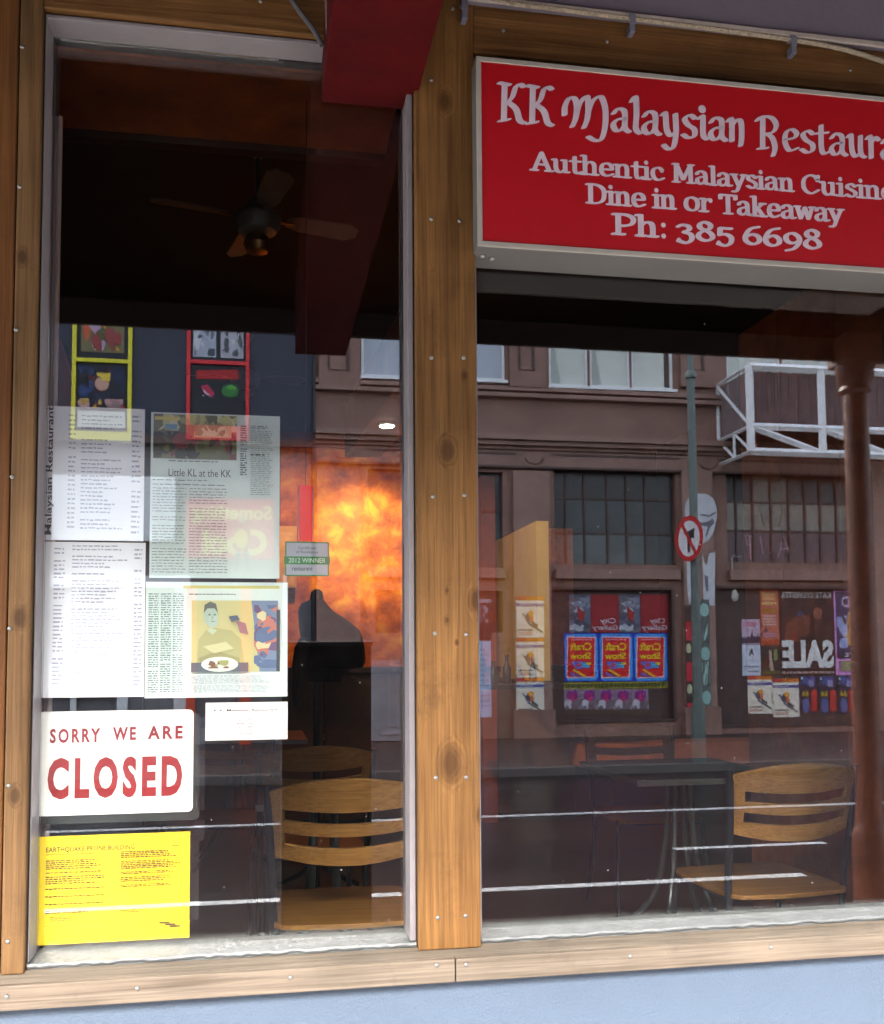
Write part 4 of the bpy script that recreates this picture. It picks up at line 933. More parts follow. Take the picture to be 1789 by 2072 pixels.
# dusty panes of the two shop windows
shades = [mat('dusty_pane_%d' % i, tuple(v*.8 for v in c), .35, var=.25, scale=3) for i, c in enumerate(((.035,.032,.035),(.06,.07,.075),(.13,.15,.15),(.30,.27,.22),(.12,.07,.085),(.22,.19,.15)))]
def shop(cols, rows, pick, ref):
    xs = [P(c, 1060, FY)[0] for c in cols]; zs = [zf(sum(cols)/len(cols), r) for r in rows]
    f = MB(); 
    for x in xs: f.box(x-.022, x+.022, -FY-.17, -FY-.12, zs[-1], zs[0])
    fo = None
    for z in zs:
        for i in range(len(xs)-1): f.box(xs[i]+.022, xs[i+1]-.022, -FY-.165, -FY-.125, z-.02, z+.02)
    fo = f.build('shop_window', M_BRD, brown)
    for j in range(len(rows)-1):
        for i in range(len(xs)-1):
            box('pane', xs[i]+.022, xs[i+1]-.022, -FY-.155, -FY-.148, zs[j+1]+.02, zs[j]-.02, shades[pick(i, j)], fo)
    return fo
shop((1122,1149,1187,1234,1273,1311,1368), (950,1008,1078,1142), lambda i, j: (0,1,2)[j] if 0 < i < 5 else (0,0,1)[j], shopA)
sB = shop((1471,1496,1530,1567,1603,1636,1667,1700,1727), (952,1016,1074,1139), lambda i, j: (5 if i in (2,3) else 0) if j == 0 else (3 if j == 1 else 4), shopB)
shop((745,790,835,880,925,970,1018), (952,1030,1150), lambda i, j: (0,1)[j], shopL)
def strokes(name, paths, Y, r, m, parent):
    mb = MB()
    for pth in paths: mb.tube([(P(a, b, FY+Y)[0], -FY-Y, P(a, b, FY+Y)[1]) for a, b in pth], r, 6)
    return mb.build(name, m, parent)
c3 = lambda x, y: (1327+x*.2583, 647+y*.2583)
strokes('painted_letter', [[c3(640,1680),c3(636,1840),c3(600,1850)], [c3(760,1700),c3(700,1690),c3(720,1770),c3(755,1760)], [c3(735,1700),c3(745,1880)], [c3(815,1690),c3(840,1840),c3(865,1740),c3(900,1840),c3(918,1690)], [c3(960,1860),c3(1000,1690),c3(1060,1880)], [c3(970,1800),c3(1040,1790)], [c3(1510,1690),c3(1550,1820)]], .145, .012, mat('pink_spray_paint', (.80,.45,.50), .7), sB)
strokes('painted_letter', [[c3(700,1490),c3(760,1500),c3(700,1560)], [c3(820,1500),c3(850,1620),c3(870,1540),c3(900,1610)], [c3(960,1620),c3(1000,1490),c3(1040,1620)]], .145, .007, M_BRD, sB)
strokes('loose_wire', [[c3(600,1995),c3(596,1860),c3(670,1855)]], -.02, .014, mat('pale_wire', (.45,.45,.42), .6), sB)
# boarded bays that carry the posters
for r_ in (bayA, bayB):
    box('hoarding', r_[0], r_[1], -FY-.20, -FY-.12, r_[2], r_[3], M_BRD, brown)
    for q in ((r_[0], r_[0]+.06, r_[2], r_[3]), (r_[1]-.06, r_[1], r_[2], r_[3])): box('hoarding_frame', *q[:2], -FY-.119, -FY+.03, q[2], q[3], M_BRD, brown, .008)
    for q in ((r_[2], r_[2]+.06), (r_[3]-.06, r_[3])): box('hoarding_frame', r_[0]+.061, r_[1]-.061, -FY-.119, -FY+.03, q[0], q[1], M_BRD, brown, .008)
box('hoarding', bayL[0], bayL[1], -FY-.20, -FY-.12, bayL[2], bayL[3], M_BRD, brown)
# grey painted panel low at the left pilaster of the building
M_GREYP = mat('grey_painted_plinth', (.30,.265,.28), .7, var=.12, scale=3, bump=.2)
g = FR(742, 1336, 835, 1500); gp = box('dado_panel', g[0], g[1], -FY+.205, -FY+.23, .02, g[3], M_GREYP, brown, .006)
for a, b, c_, d_ in ((782, 1362, 786, 1470), (808, 1362, 812, 1470)): r_ = FR(a, b, c_, d_); box('panel_moulding', r_[0], r_[1], -FY+.2305, -FY+.25, r_[2], r_[3], mat('grey_moulding', (.36,.32,.34), .6), gp)
r_ = FR(770, 1478, 822, 1484); box('panel_moulding', r_[0], r_[1], -FY+.2305, -FY+.27, r_[2], r_[3], MC['grey_moulding'], gp)
a = P(795, 1352, FY); MB().prism([(a[0]-.11, a[1]+.08), (a[0]+.11, a[1]+.08), (a[0]+.02, a[1]-.06), (a[0]-.02, a[1]-.06)], -FY+.2305, -FY+.26).build('panel_moulding', MC['grey_moulding'], gp)
a = P(795, 1462, FY); MB().prism([(a[0]-.11, a[1]-.06), (a[0]+.11, a[1]-.06), (a[0], a[1]+.10)], -FY+.2305, -FY+.26).build('panel_moulding', M_GREYP, gp)

# ------------------------------------------------------------------ posters opposite
PD = .117
def fposter(name, label, cat, pr, base, draw, group=None, depth=None, jit=0):
    d = PD if depth is None else depth
    r_ = FR(*pr, FY+d); y = -FY-d
    o = box(name, r_[0], r_[1], y, y+.003, r_[2], r_[3], ink(base)); tag(o, label, cat, group)
    p = Print(r_[0], r_[1], r_[2], r_[3], y+.003, 1, True); draw(p); p.done(o); return o
def ski(p):
    p.rect(0,.0,1,.09,(226,120,30)); p.rect(0,.0,.35,.09,(196,60,44)); p.rect(0,.17,1,.24,(70,80,160)); p.text('WINTER', .1,.18,.6,.23,(230,220,210))
    p.poly([(.30,.50),(.42,.38),(.52,.44),(.48,.62),(.36,.60)],(70,76,96)); p.ell(.52,.42,.10,.07,(240,160,40)); p.poly([(.46,.46),(.60,.48),(.62,.64),(.52,.62)],(230,120,70)); p.poly([(.40,.62),(.95,.86),(.93,.89),(.38,.65)],(50,56,72))
    p.poly([(.55,.60),(.78,.70),(.76,.76),(.54,.66)],(60,66,80)); p.poly([(.2,.42),(.24,.40),(.5,.62),(.47,.64)],(90,96,110)); p.greek(.06,.80,.6,.84,1,(60,50,50),.8,3,.1,.07); p.greek(.06,.87,.6,.95,2,(190,110,90),.5,4,.1,.05)
SKI = (238,226,208)
for i, (a, b) in enumerate(((1207,1291),(1291,1372),(1372,1450))):
    fposter('ski_poster', ('topmost', 'middle', 'lowest')[i]+' ski poster of the column of three pasted on the brown pilaster', 'poster', (1045,a,1101,b-1), SKI, ski, 'ski posters in a column', -.143)
fposter('ski_poster', 'ski poster at the lower left of the sale poster, slightly higher of the two', 'poster', (1513,1368,1563,1444), SKI, ski)
fposter('ski_poster', 'ski poster under the sale poster, hanging slightly lower', 'poster', (1564,1373,1617,1451), SKI, ski)
def craft(p):
    p.rect(.0,.0,1,1,(20,60,190)); p.poly([(.03,.1),(.1,.02),(.9,.02),(.97,.1),(.97,.9),(.9,.98),(.1,.98),(.03,.9)],(70,160,240))
    p.poly([(.10,.07),(.92,.08),(.88,.92),(.06,.93)],(250,190,210)); p.poly([(.13,.095),(.89,.105),(.85,.895),(.09,.905)],(226,24,30))
    p.greek(.2,.12,.8,.16,1,(250,160,170),.8,1,.0,.05); p.text('Craft', .17,.20,.80,.36,(250,210,0),.03); p.text('Show', .16,.40,.78,.54,(250,210,0),.03)
    p.blobs(.2,.58,.5,.74,8,[(110,110,200),(160,110,190)],2,.09,.8); p.rect(.5,.60,.72,.72,(70,160,220)); p.ell(.40,.66,.05,.035,(226,40,60)); p.ell(.70,.63,.08,.03,(240,210,60))
    p.poly([(.22,.76),(.30,.74),(.62,.88),(.58,.92)],(250,190,40)); p.poly([(.15,.80),(.3,.83),(.5,.9),(.2,.88)],(120,90,180))
for i, (a, b) in enumerate(((1141,1211.5),(1212,1281.5),(1282,1351))):
    fposter('craft_poster', ('leftmost', 'middle', 'rightmost')[i]+' of the three blue and red craft show posters opposite', 'poster', (a,1281,b,1379), (20,60,190), craft, 'craft show posters')
def gallery(p):
    p.rect(0,0,.44,1,(104,104,124)); p.blobs(.0,.02,.44,.98,34,[(150,150,170),(80,78,96),(188,188,200),(110,100,110)],3,.08,1.2)
    p.poly([(.16,.28),(.24,.40),(.32,.50),(.26,.74),(.18,.62)],(176,40,36)); p.rect(.44,0,1,1,(158,24,34)); p.text('City', .62,.62,.94,.80,(206,190,196),.02); p.text('Gallery', .46,.80,.98,.97,(206,190,196),.02)
for i, (a, b) in enumerate(((1151,1251.5),(1252,1351))):
    fposter('gallery_poster', ('left', 'right')[i]+' of the two red and grey gallery posters above the craft posters', 'poster', (a,1203,b,1280), (158,24,34), gallery, 'gallery posters')
fposter('banner_strip', 'narrow yellow lettered strip under the craft posters', 'banner', (1141,1380,1351,1393), (170,160,20), lambda p: p.greek(.01,.15,.99,.85,1,(60,60,20),1,2,0,.03))
def flower(p):
    p.rect(0,0,1,.42,(150,120,140)); p.ell(.36,.26,.2,.2,(140,30,130)); p.ell(.64,.24,.2,.2,(140,30,130)); p.ell(.5,.34,.13,.18,(200,40,110)); p.ell(.25,.60,.24,.2,(200,190,200)); p.rect(0,.78,1,1,(90,66,52)); p.blobs(0,.5,1,.8,8,[(170,156,170),(120,100,110)],1,.12,.8)
nmn = ('first', 'second', 'third', 'fourth', 'fifth')
for i in range(5):
    fposter('flower_poster', nmn[i]+' purple flower handbill from the left under the craft posters', 'poster', (1141+34.4*i,1394,1141+34.4*(i+1)-.6,1446), (130,108,116), flower, 'purple flower handbills')
def sale(p):
    p.blobs(.04,.3,.55,.62,14,[(110,54,34),(90,44,30),(130,66,44)],4,.12,1.2); p.ell(.38,.28,.07,.04,(60,60,90)); p.ell(.70,.28,.09,.07,(150,84,62)); p.poly([(.6,.34),(.8,.36),(.74,.6),(.64,.6)],(84,40,30)); p.poly([(.2,.5),(.3,.5),(.28,.6),(.22,.62)],(150,40,30))
    p.text('KATE SYLVESTER', .03,.03,.96,.10,(216,206,200),.02,1.1); p.text('SALE', .02,.59,.98,.92,(232,228,224),.05,1.02); p.greek(.02,.955,.98,.985,1,(180,150,140),1,3,0,.08)
fposter('sale_poster', 'large dark brown sale poster with white capitals', 'poster', (1578,1193,1687,1366), (66,32,28), sale)
def pink(p):
    p.rect(.04,.02,.98,.72,(80,64,100)); p.text('FOOD', .2,.08,.98,.20,(200,180,200),.02) if False else p.text('FOOD', .18,.07,1.0,.20,(214,180,214),.02)
    p.blobs(.25,.25,.98,.66,30,[(220,160,90),(240,220,190),(150,86,50),(250,246,230),(226,180,60)],6,.12,.5); p.blobs(.04,.3,.3,.68,8,[(150,160,210),(190,190,230)],2,.1,.8)
    p.rect(.04,.72,.98,.80,(60,46,60)); p.text('I LOVE', .2,.735,.9,.785,(220,200,220),.01); p.rect(.1,.83,.5,.95,(160,150,110)); p.rect(.55,.83,.95,.95,(240,150,220))
fposter('food_poster', 'pink bordered food poster right of the sale poster', 'poster', (1689,1195,1772,1366), (226,150,214), pink)
fposter('gig_poster', 'orange tall gig poster left of the sale poster', 'poster', (1538,1193,1576.5,1306), (190,84,52), lambda p: (p.rect(.06,.03,.94,.97,(206,110,84)), p.greek(.12,.06,.88,.30,3,(226,190,110),.7,1,.1,.15), p.rect(.12,.34,.88,.42,(190,120,40)), p.greek(.12,.46,.88,.66,4,(230,190,180),.6,2,.1,.1), p.ell(.28,.73,.1,.035,(90,70,80)), p.greek(.15,.78,.85,.86,2,(180,150,190),.6,5,.1,.1), p.rect(.06,.90,.94,.97,(200,80,40))))
fposter('photo_poster', 'small dim photo poster under the orange gig poster', 'poster', (1539.5,1308,1576.5,1364), (60,46,40), lambda p: (p.poly([(.45,.1),(.6,.15),(.62,.5),(.7,.9),(.5,.9),(.45,.5)],(190,160,140)), p.rect(.7,.1,.9,.5,(150,150,90)), p.blobs(.05,.4,.45,.8,6,[(150,80,30),(110,50,20)],1,.1,1.2), p.rect(0,.88,1,1,(110,100,40))))
fposter('skyline_poster', 'pale pink poster with a jagged skyline above the white one', 'poster', (1501,1253,1538,1304), (206,176,196), lambda p: (p.greek(.1,.12,.9,.3,2,(214,110,140),.7,2,.1,.2), p.poly([(0,.95),(0,.72),(.15,.7),(.2,.78),(.3,.66),(.4,.74),(.5,.6),(.56,.38),(.6,.64),(.75,.7),(.85,.62),(1,.74),(1,.95)],(66,52,74))))
fposter('letter_poster', 'white poster with one dark capital letter', 'poster', (1502,1305,1539,1367), (214,218,232), lambda p: (p.text('A', .36,.12,.66,.34,(60,66,80),.05), p.ring(.52,.5,.08,.06,.2,(180,184,196)), p.greek(.08,.68,.92,.74,1,(120,124,140),.8,3,0,.12), p.greek(.3,.84,.95,.90,1,(130,134,150),.8,4,0,.05)))
def beer(p):
    p.rect(.02,.02,.98,.98,(60,44,60)); p.blobs(.02,.02,.98,.3,8,[(86,70,130),(60,90,140)],3,.14,.8); p.rect(.35,.06,.8,.24,(86,80,150)); p.text('10', .5,.12,.74,.30,(180,180,220),.03)
    p.poly([(.1,.5),(.2,.38),(.3,.5),(.4,.38),(.48,.52),(.4,.56),(.3,.5),(.2,.56)],(200,160,30)); p.ell(.3,.78,.2,.2,(90,96,150)); p.rect(.58,.42,.92,.94,(190,44,34)); p.ell(.75,.44,.17,.07,(220,60,44)); p.ell(.12,.08,.05,.04,(220,220,230))
for i in range(4):
    fposter('bottle_poster', nmn[i]+' dark poster with a red can from the left under the sale and food posters', 'poster', (1618+38.5*i,1367,1656-.5+38.5*i,1444), (50,36,50), beer, 'dark can posters')
def strip_a(p):
    for i in range(3): v = .02+.33*i; p.ell(.5,v+.06,.45,.05,(150,190,180)); p.blobs(.05,v+.12,.95,v+.30,9,[(90,90,84),(120,130,124),(170,200,190)],i,.3,.12)
fposter('tall_poster', 'narrow torn teal and grey poster right of the lamp post', 'poster', (1417,1213,1438,1482), (96,104,100), strip_a, None, -.142)
def strip_b(p):
    for i in range(3): v = .12+.30*i; p.rect(.1,v,.95,v+.14,(206,40,56)); p.ell(.5,v+.20,.4,.04,(190,190,150)); p.rect(.1,v+.23,.9,v+.28,(70,56,50))
fposter('tall_poster', 'narrow red and white torn poster left of the lamp post', 'poster', (1388,1225,1401,1500), (70,44,40), strip_b, None, -.142)
fposter('blue_sheet', 'pale blue bill pasted beside the middle timber post', 'poster', (940,1297,994,1452), (190,200,226), lambda p: p.greek(.5,.1,.96,.9,12,(150,160,190),.4,2,.4,.1), None, -.03)
fposter('photo_bill', 'dark bill with a pale scribble above the blue bill', 'poster', (940,1212,994,1294), (60,36,40), lambda p: (p.rect(0,0,1,.1,(160,150,160)), p.blobs(.4,.15,.95,.6,12,[(150,140,150),(110,96,106)],3,.12,.6)), None, -.03)
for i, (a, b, c_, d_) in enumerate(((1226,1193,1238,1198),(1410,1288-75,1436,1218),(1560,1188,1580,1191))):
    pass
# white painted figure on the pilaster behind the lamp post
mu = thing('wall_mural', 'white spray painted capped head on the pilaster behind the lamp post', 'mural')
def mpoly(name, pts, k, m): 
    mb = MB().prism([P(a, b, FY-.142-.003*k) for a, b in pts], -FY+.142+.003*k, -FY+.144+.003*k); return mb.build(name, m, mu)
M_MU = mat('white_spray_paint', (.62,.62,.66), .7, var=.12, scale=8)
mpoly('painted_head', [c3(*q) for q in ((225,1500),(235,1430),(270,1385),(330,1360),(400,1365),(450,1400),(475,1460),(482,1540),(465,1600),(455,1660),(420,1720),(370,1755),(340,1700),(330,1600),(240,1570))], 0, M_MU)
mpoly('painted_shadow', [c3(*q) for q in ((300,1580),(380,1590),(450,1560),(462,1590),(430,1620),(400,1690),(385,1700),(410,1620),(330,1610))], 1, mat('grey_spray_paint', (.16,.16,.19), .7))
mpoly('painted_shadow', [c3(*q) for q in ((350,1520),(420,1530),(470,1500),(474,1516),(420,1546),(350,1534))], 1, MC['grey_spray_paint'])
mpoly('painted_neck', [c3(*q) for q in ((242,1880),(288,1880),(285,2100),(290,2200),(262,2230),(245,2100))], 0, M_MU)
mpoly('painted_neck', [c3(*q) for q in ((365,1830),(380,1900),(400,1920),(420,1830),(465,1820),(462,2240),(375,2240))], 0, M_MU)
mpoly('painted_drip', [c3(*q) for q in ((380,2000),(410,2010),(412,2120),(395,2130))], 1, MC['grey_spray_paint'])
box('pigeon_spike', 0, .001, 0, .001, 20, 20.001, M_BR) if False else None
lp_ = P(1482, 1205, FY); lw = thing('wall_lamp', 'small pale wall lamp between the poster bays', 'lamp')
MB().lathe((lp_[0], -FY+.10, lp_[1]-.12), [(.03,0),(.07,.05),(.075,.12),(.04,.2),(.01,.24)], 14).build('lamp_shade', mat('opal_lamp_shade', (.6,.57,.5), .4), lw, smooth=True)
box('bracket', lp_[0]-.02, lp_[0]+.02, -FY+.001, -FY+.10, lp_[1]-.02, lp_[1]+.02, M_BRD, lw)

# ------------------------------------------------------------------ the balcony of the brown building
bal = thing('balcony', 'white steel balcony with brushwood infill projecting from the brown building', 'balcony')
YB = FY-1.35
bxa = P(1518, 830, YB)[0]; bxb = P(1714, 750, YB)[0]+2.9
zt, zm, zl = P(1515, 741, YB)[1], P(1540, 863, YB)[1], P(1545, 914, YB)[1]
M_WS = mat('white_balcony_steel', (.88,.88,.89), .5, var=.12, scale=10)
M_BRUSH = mat('brushwood_screen', (.24,.17,.17), .8, var=.6, scale=30, stretch=(3,3,.15), bump=.6, bscale=60)
def rail(pts, r=.05, nm='rail'): return MB().tube(pts, r, 4).build(nm, M_WS, bal)
yb, yw = -YB, -FY+.01
for z in (zt, zm, zl): rail([(bxa, yb, z), (bxb, yb, z)], .075 if z != zm else .07)
for x in (bxa, P(1663, 830, YB)[0], P(1663, 830, YB)[0]+1.45, bxb): rail([(x, yb, zl), (x, yb, zt)], .085, 'post')
for x in (bxa, bxb):
    for z in (zt, zm, zl): rail([(x, yb, z), (x, yw, z)], .04)
    rail([(x, yw, zl), (x, yw, zt)], .04, 'post'); rail([(x, yw, zt-.05), (x, yb, zm)], .04, 'brace')
    ym = (yb+yw)/2; rail([(x, ym, zm), (x, ym, zl)], .035, 'brace'); rail([(x, yw, zm), (x, ym, zl)], .035, 'brace'); rail([(x, ym, zm), (x, yb, zl)], .035, 'brace')
x2 = P(1663, 830, YB)[0]
for a, b in ((bxa, x2), (x2, x2+1.45), (x2+1.45, bxb)): rail([(a, yb-.005, zm), (b, yb-.005, zl)], .065, 'brace')
R = random.Random(8)
def brush(x0, x1, y0, y1, n):
    mb = MB()
    for i in range(n):
        t = (i+R.random())/n; x = x0+(x1-x0)*t; y = y0+(y1-y0)*t; a = R.uniform(.006,.012); j = R.uniform(-.02,.02)
        mb.tube([(x, y, zm+.05), (x+j*(x1 != x0), y+j*(y1 != y0), zt-.05-R.random()*.04)], a, 3, cap=False)
    return mb
br_ = brush(bxa+.1, bxb-.1, yb-.06, yb-.06, 420); 
o = br_.build('brushwood_screen', M_BRUSH, bal); tag(o, kind='stuff')
o = brush(bxa+.02, bxa+.02, yb-.08, yw+.1, 90).build('brushwood_screen', M_BRUSH, bal); tag(o, kind='stuff')
box('backing_mesh', bxa+.05, bxb-.05, yb-.12, yb-.10, zm+.04, zt-.08, mat('dark_mesh', (.12,.085,.085), .9), bal)
box('deck', bxa+.05, bxb-.05, yw+.01, yb-.06, zm-.06, zm-.01, M_BRD, bal)

# ------------------------------------------------------------------ navy shop on the left
navy = thing('shop_building', 'dark navy shop building with coloured poster frames left of the brown one', 'building')
M_NV = mat('navy_wall_paint', (.030,.032,.055), .55, var=.15, scale=1.5)
nx0, nx1 = BX0+2, bx0-.06
wall_open('wall', nx0, nx1, zc(908), 8.7, -FY-.3, -FY+.02, [], M_NV, navy)
box('core', nx0, nx1, -FY-6, -FY-.31, 0, 8.6, M_NV, navy)
box('rain_pipe', bx0-.055, bx0-.005, -FY-.05, -FY+.1, 0, 8.6, mat('dark_pipe', (.02,.02,.022), .5), navy)
M_YF = mat('yellow_frame_paint', (.80,.72,.03), .5, var=.06); M_RF = mat('red_frame_paint', (.70,.02,.03), .5, var=.06)
def pframe(name, label, xa, xb, ytop, ymid, ybot, m, art1, art2, art3, bb):
    t = thing(name, label, 'poster frame'); y0, y1 = -FY+.021, -FY+.10
    a, b, z0, z1 = FR(xa, ytop, xb, ybot); w = .07; zmid = zf((xa+xb)/2, ymid)
    zu = zmid+(zmid-z0)*1.05
    for q in ((a, a+w), (b-w, b)): box('frame_side', q[0], q[1], y0, y1, z0+bb, zu, m, t, .004)
    box('frame_bottom', a, b, y0, y1+.01, z0, z0+bb-.001, m, t, .004); box('frame_bar', a+w+.001, b-w-.001, y0, y1-.005, zmid-.035, zmid+.035, m, t); box('frame_top', a, b, y0, y1+.01, zu+.001, zu+w, m, t)
    for k, (za, zb2, art) in enumerate(((zmid+.04, zu, art1), (z0+bb, zmid-.04, art2))):
        o = box('poster_panel', a+w+.002, b-w-.002, y0+.005, y0+.02, za, zb2, ink((26,26,34)), t)
        p = Print(a+w+.002, b-w-.002, za, zb2, y0+.021, 1, True); art(p); p.done(o)
def artA(p): p.rect(.08,.1,.92,.92,(120,110,70)); p.blobs(.12,.2,.88,.9,40,[(226,160,50),(200,90,50),(180,150,180),(90,90,40),(220,200,210),(150,60,60)],4,.12,.6)
def artB(p):
    p.blobs(.05,.05,.95,.5,26,[(26,34,70),(40,60,110),(20,20,30),(90,30,30)],6,.13,1.0); p.ell(.5,.30,.14,.10,(206,160,140)); p.blobs(.36,.14,.66,.26,14,[(230,200,70),(210,170,50)],2,.06,.9); p.poly([(.35,.42),(.65,.42),(.72,.6),(.28,.6)],(34,36,60))
    p.blobs(.03,.52,.97,.66,18,[(200,150,150),(150,120,120),(190,60,50),(200,160,60)],9,.1,.8); p.rect(.04,.70,.96,.94,(206,206,190))
def artC(p): p.rect(.04,.1,.46,.96,(170,176,190)); p.blobs(.06,.4,.44,.94,24,[(110,116,130),(70,74,90),(210,214,220)],2,.07,.6); p.rect(.54,.1,.96,.96,(176,176,186)); p.blobs(.56,.3,.94,.94,24,[(110,104,112),(214,200,204),(80,80,90)],3,.07,.6)
def artD(p): p.poly([(.1,.10),(.86,.06),(.88,.22),(.1,.24)],(176,20,26)); p.poly([(.18,.36),(.30,.32),(.44,.46),(.38,.54),(.26,.48)],(190,40,80)); p.poly([(.23,.40),(.35,.50),(.33,.52),(.22,.44)],(220,170,190)); p.ell(.72,.42,.16,.10,(50,120,50)); p.ell(.74,.36,.09,.05,(80,160,60)); p.rect(.05,.62,.95,.97,(30,30,36)); p.greek(.2,.5,.5,.56,2,(90,90,110),.5,3,.1,.06)
pframe('yellow_poster_frame', 'bright yellow two bay poster frame high on the navy wall', 147, 268, 640, 732, 893, M_YF, artA, artB, None, .16)
pframe('red_poster_frame', 'bright red two bay poster frame high on the navy wall', 378, 505, 640, 736, 893, M_RF, artC, artD, None, .27)
# ground floor of the navy shop: white joinery, boards and red columns
sf = navy
box('shop_back', nx0, nx1, -FY-.30, -FY-.22, 0, zc(910), mat('shop_interior_grey', (.20,.19,.20), .5, var=.2, scale=1.5), sf)
box('fascia', nx0, nx1, -FY-.10, -FY+.06, zc(922), zc(908)-.002, M_BRD, sf)
M_WJ = mat('white_shop_joinery', (.88,.88,.87), .5, var=.03)
for a, b in ((-60,-46),(20,34),(142,154),(237,258),(352,378),(572,580)):
    r_ = FR(a, 1190, b, 1400); box('mullion', r_[0], r_[1], -FY-.20, -FY-.08, .45, zf(a, 1163), M_WJ, sf, .004)
r_ = FR(-200, 1163, 385, 1188); box('transom', r_[0], r_[1], -FY-.075, -FY-.02, r_[2], r_[3], M_WJ, sf, .004)
r_ = FR(-200, 1345, 240, 1412); box('stall_board', r_[0], r_[1], -FY-.075, -FY-.02, r_[2], r_[3], M_WJ, sf, .004)
r_ = FR(155, 1236, 237, 1345); box('notice_board', r_[0], r_[1], -FY-.19, -FY-.15, r_[2], r_[3], M_WJ, sf)
r_ = FR(258, 1175, 352, 1300); box('display_board', r_[0], r_[1], -FY-.19, -FY-.15, r_[2], r_[3], mat('grey_display_board', (.28,.29,.28), .6), sf)
r_ = FR(395, 1195, 480, 1350); box('display_board', r_[0], r_[1], -FY-.19, -FY-.15, r_[2], r_[3], mat('dim_display_board', (.16,.15,.17), .6, var=.4, scale=1.5), sf)
for i, (a, b) in enumerate(((378, 396), (486, 508))):
    r_ = FR(a, 1190, b, 1500); box('column', r_[0], r_[1], -FY-.03, -FY+.12, 0.0, r_[3], mat('orange_red_column_paint', (.70,.09,.04), .5, var=.2, scale=2), sf, .006)
wb = FR(40, 965, 356, 1095); wbo = box('signboard', wb[0], wb[1], -FY+.065, -FY+.16, wb[2], wb[3], M_WJ, None, .006); tag(wbo, 'plain white signboard over the left shop doorway', 'signboard')
p = Print(wb[0], wb[1], wb[2], wb[3], -FY+.16, 1, True); p.greek(.42,.40,.72,.92,6,(206,226,236),.4,3,.2,.1); p.done(wbo)
def cool(p):
    p.text('Something', .06,.10,.97,.42,(246,226,120),.03) ; p.text('Cool', .18,.50,.92,.94,(246,226,120),.05)
sg_ = FR(378, 1012, 555, 1132); so = box('shop_sign', sg_[0], sg_[1], -FY+.065, -FY+.14, sg_[2], sg_[3], ink((214,50,70)), None, .006); tag(so, 'red shop sign with rounded yellow lettering', 'sign')
p = Print(sg_[0], sg_[1], sg_[2], sg_[3], -FY+.14, 1, True); cool(p); p.done(so)
# cut out figure standing before the sign with a yellow disc
fg = thing('cutout_figure', 'painted cut out figure in red holding a yellow disc before the shop sign', 'cutout figure')
def fp(name, pts, k, m): return MB().prism([P(a, b, FY-.2) for a, b in pts], -FY+.20+.02*k, -FY+.215+.02*k).build(name, m, fg)
el = lambda cx, cy, a, b, n=18: [(cx+a*math.cos(2*math.pi*i/n), cy+b*math.sin(2*math.pi*i/n)) for i in range(n)]
fp('head', el(490,1050,7,9), 0, ink((226,190,150))); fp('body', [(476,1066),(505,1066),(508,1085),(504,1100),(502,1118),(492,1118),(491,1108),(488,1118),(477,1118),(478,1100)], 0, ink((190,30,34)))
fp('legs', [(478,1119),(487,1119),(482,1156),(475,1158)], 0, ink((50,50,60))); fp('legs', [(493,1119),(502,1119),(507,1156),(500,1158)], 0, ink((50,50,60))); fp('disc', el(488,1090,14,20), 1, ink((236,196,20)))

# ------------------------------------------------------------------ lamp post with the turn sign
lpy = PZ(1414, 1542, 0).y; M_POLE = mat('green_grey_pole_paint', (.13,.16,.145), .45, var=.12, scale=6)
pole = thing('lamp_post', 'tall green grey lamp post on the far kerb with a round traffic sign', 'lamp post')
pxm, _ = P(1405, 1100, lpy)
MB().tube([(pxm, -lpy, 0), (pxm, -lpy, P(1405,1440,lpy)[1]), (pxm, -lpy, P(1405,1410,lpy)[1]), (pxm, -lpy, P(1405,760,lpy)[1])], [.105,.10,.068,.058], 18).build('shaft', M_POLE, pole, smooth=True)
MB().tube([(pxm, -lpy, P(1405,760,lpy)[1]-.001), (pxm, -lpy, 8.2)], [.05,.04], 14).build('shaft', M_POLE, pole, smooth=True)
MB().lathe((pxm, -lpy, P(1405,760,lpy)[1]-.06), [(.06,0),(.085,.02),(.085,.09),(.055,.13)], 16).build('collar', M_POLE, pole, smooth=True)
MB().tube(smooth_pts([(pxm,-lpy,8.1),(pxm,-lpy+.2,8.6),(pxm,-lpy+1.2,8.8),(pxm,-lpy+1.9,8.8)],4), .035, 8).build('arm', M_POLE, pole, smooth=True)
box('lantern', pxm-.13, pxm+.13, -lpy+1.6, -lpy+2.3, 8.76, 8.9, M_POLE, pole, .03)
tcx, tcz = P(1394, 1090, lpy-.12); rr_ = abs(P(1394,1045,lpy)[1]-P(1394,1136,lpy)[1])/2
ts = thing('traffic_sign', 'round no turn sign with red border fixed to the lamp post', 'traffic sign', (tcx, -lpy+.14, tcz), None, rad(78))
def disc(r0, r1, y, m, name, parent, n=32):
    mb = MB(); vs = []; 
    for i in range(n): t = 2*math.pi*i/n; vs += [(r1*math.cos(t), y, r1*math.sin(t)), (r0*math.cos(t), y, r0*math.sin(t)), (r1*math.cos(t), y-.004, r1*math.sin(t)), (r0*math.cos(t), y-.004, r0*math.sin(t))]
    fs = []
    for i in range(n):
        a = 4*i; b = 4*((i+1) % n); fs += [(a, b, b+1, a+1), (a+2, a+3, b+3, b+2), (a, a+2, b+2, b)]
        if r0 > 0: fs.append((a+1, b+1, b+3, a+3))
    return mb.add(vs, fs).build(name, m, parent)
M_TR = mat('sign_red', (.62,.03,.03), .4); M_TW = mat('sign_white', (.75,.72,.74), .4, var=.04)
for sgn in (1,):
    disc(0.001, rr_*.80, .008, M_TW, 'sign_plate', ts); disc(rr_*.79, rr_, .012, M_TR, 'sign_border', ts)
k = rr_
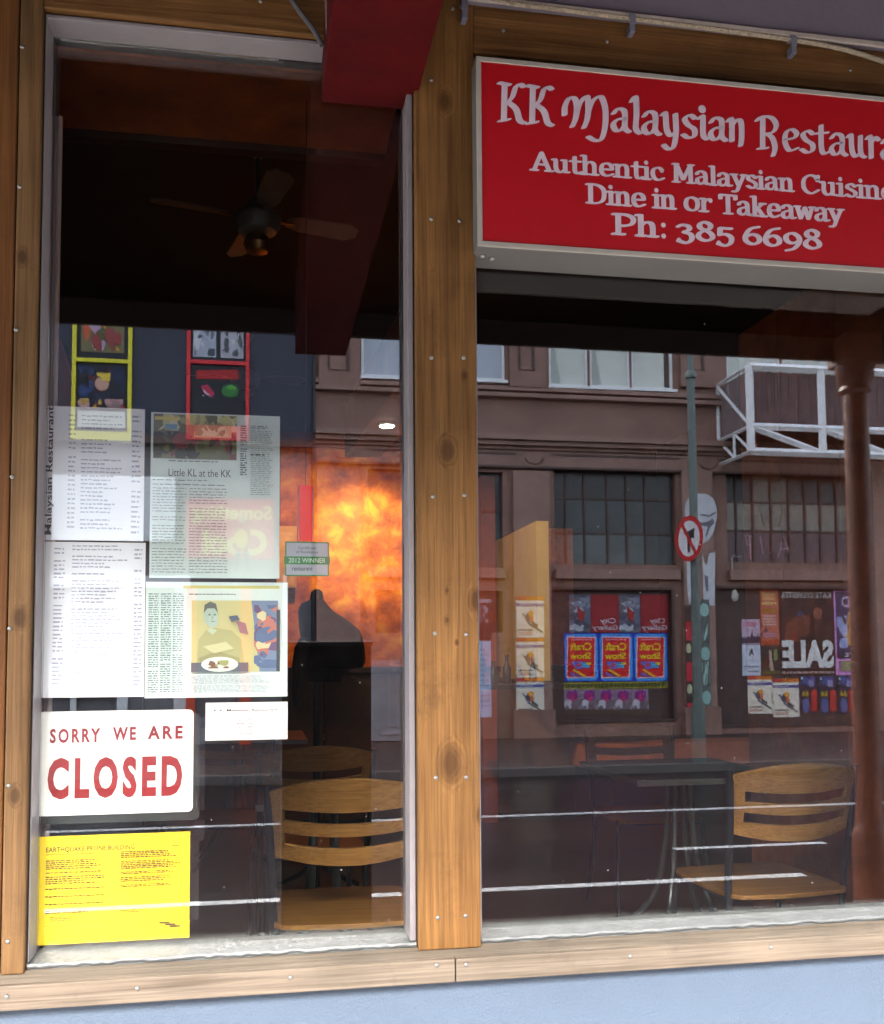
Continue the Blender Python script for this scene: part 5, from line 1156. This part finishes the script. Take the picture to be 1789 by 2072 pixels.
MB().prism([(.08*k,-.6*k),(-.10*k,-.6*k),(-.10*k,-.05*k),(.02*k,.15*k),(-.12*k,.30*k),(.42*k,.42*k),(.34*k,-.05*k),(.20*k,.05*k),(.08*k,-.1*k)], .010, .014).build('arrow', mat('sign_black', (.03,.03,.03), .5), ts)
bar = MB().box(-.085*k, .085*k, .015, .018, -.85*k, .85*k); bar.v = [tuple(Matrix.Rotation(rad(-35), 3, 'Y') @ Vector(v)) for v in bar.v]; bar.build('slash', M_TR, ts)
MB().box(-.02, .02, -.14, .003, -.06, .06).build('bracket', M_POLE, ts)

# ------------------------------------------------------------------ our own footpath: canopy post, service cabinet
vx, _ = P(1744, 1200, 2.72); vy = -2.72
vp = thing('canopy_post', 'rust red round canopy post with moulded capital on the near kerb', 'post')
M_VP = mat('rust_red_post_paint', (.13,.045,.030), .5, var=.25, scale=5, bump=.1)
zcap0, zcap1 = P(1744, 800, 2.72)[1], P(1744, 742, 2.72)[1]; zpl = P(1744, 1705, 2.72)[1]
MB().lathe((vx, vy, zpl), [(.085,-.35),(.085,0),(.088,.05),(.070,.08),(.066,.12),(.064,zcap0-zpl-.03),(.064,zcap0-zpl)], 24).build('shaft', M_VP, vp, smooth=True)
MB().lathe((vx, vy, zcap0), [(.064,0),(.085,.02),(.075,.045),(.098,.09),(.102,zcap1-zcap0)], 24).build('capital', M_VP, vp, smooth=True)
box('abacus', vx-.10, vx+.10, vy-.1, vy+.1, zcap1+.0005, z_fb+.119, M_VP, vp, .004)
pw = P(1670, 1800, 2.5)[0]
box('plinth', vx-.13, vx+.13, vy-.13, vy+.13, 0, zpl-.35, mat('dark_plinth_paint', (.035,.014,.010), .6, var=.2), vp, .012)
cx0, cx1 = P(570, 1600, 2.6)[0], P(752, 1600, 2.6)[0]; ct = P(660, 1298, 2.6)[1]
cab = thing('service_cabinet', 'dark metal service cabinet standing on the near footpath', 'cabinet')
M_CAB = mat('dark_cabinet_paint', (.020,.018,.018), .6, var=.2)
box('cabinet_body', cx0, cx1, -2.94, -2.6, .08, ct-.02, M_CAB, cab, .006); box('plinth', cx0+.02, cx1-.02, -2.92, -2.62, 0, .079, M_BLACK, cab)
box('lid', cx0-.008, cx1+.008, -2.95, -2.59, ct-.0195, ct, mat('worn_lid_edge', (.06,.055,.055), .5), cab, .003)
for a, b in ((cx0+.012, (cx0+cx1)/2-.003), ((cx0+cx1)/2+.003, cx1-.012)): box('door', a, b, -2.599, -2.592, .11, ct-.05, M_CAB, cab, .002)
box('handle', (cx0+cx1)/2+.01, (cx0+cx1)/2+.03, -2.5915, -2.575, .95, 1.07, M_BLACK, cab)
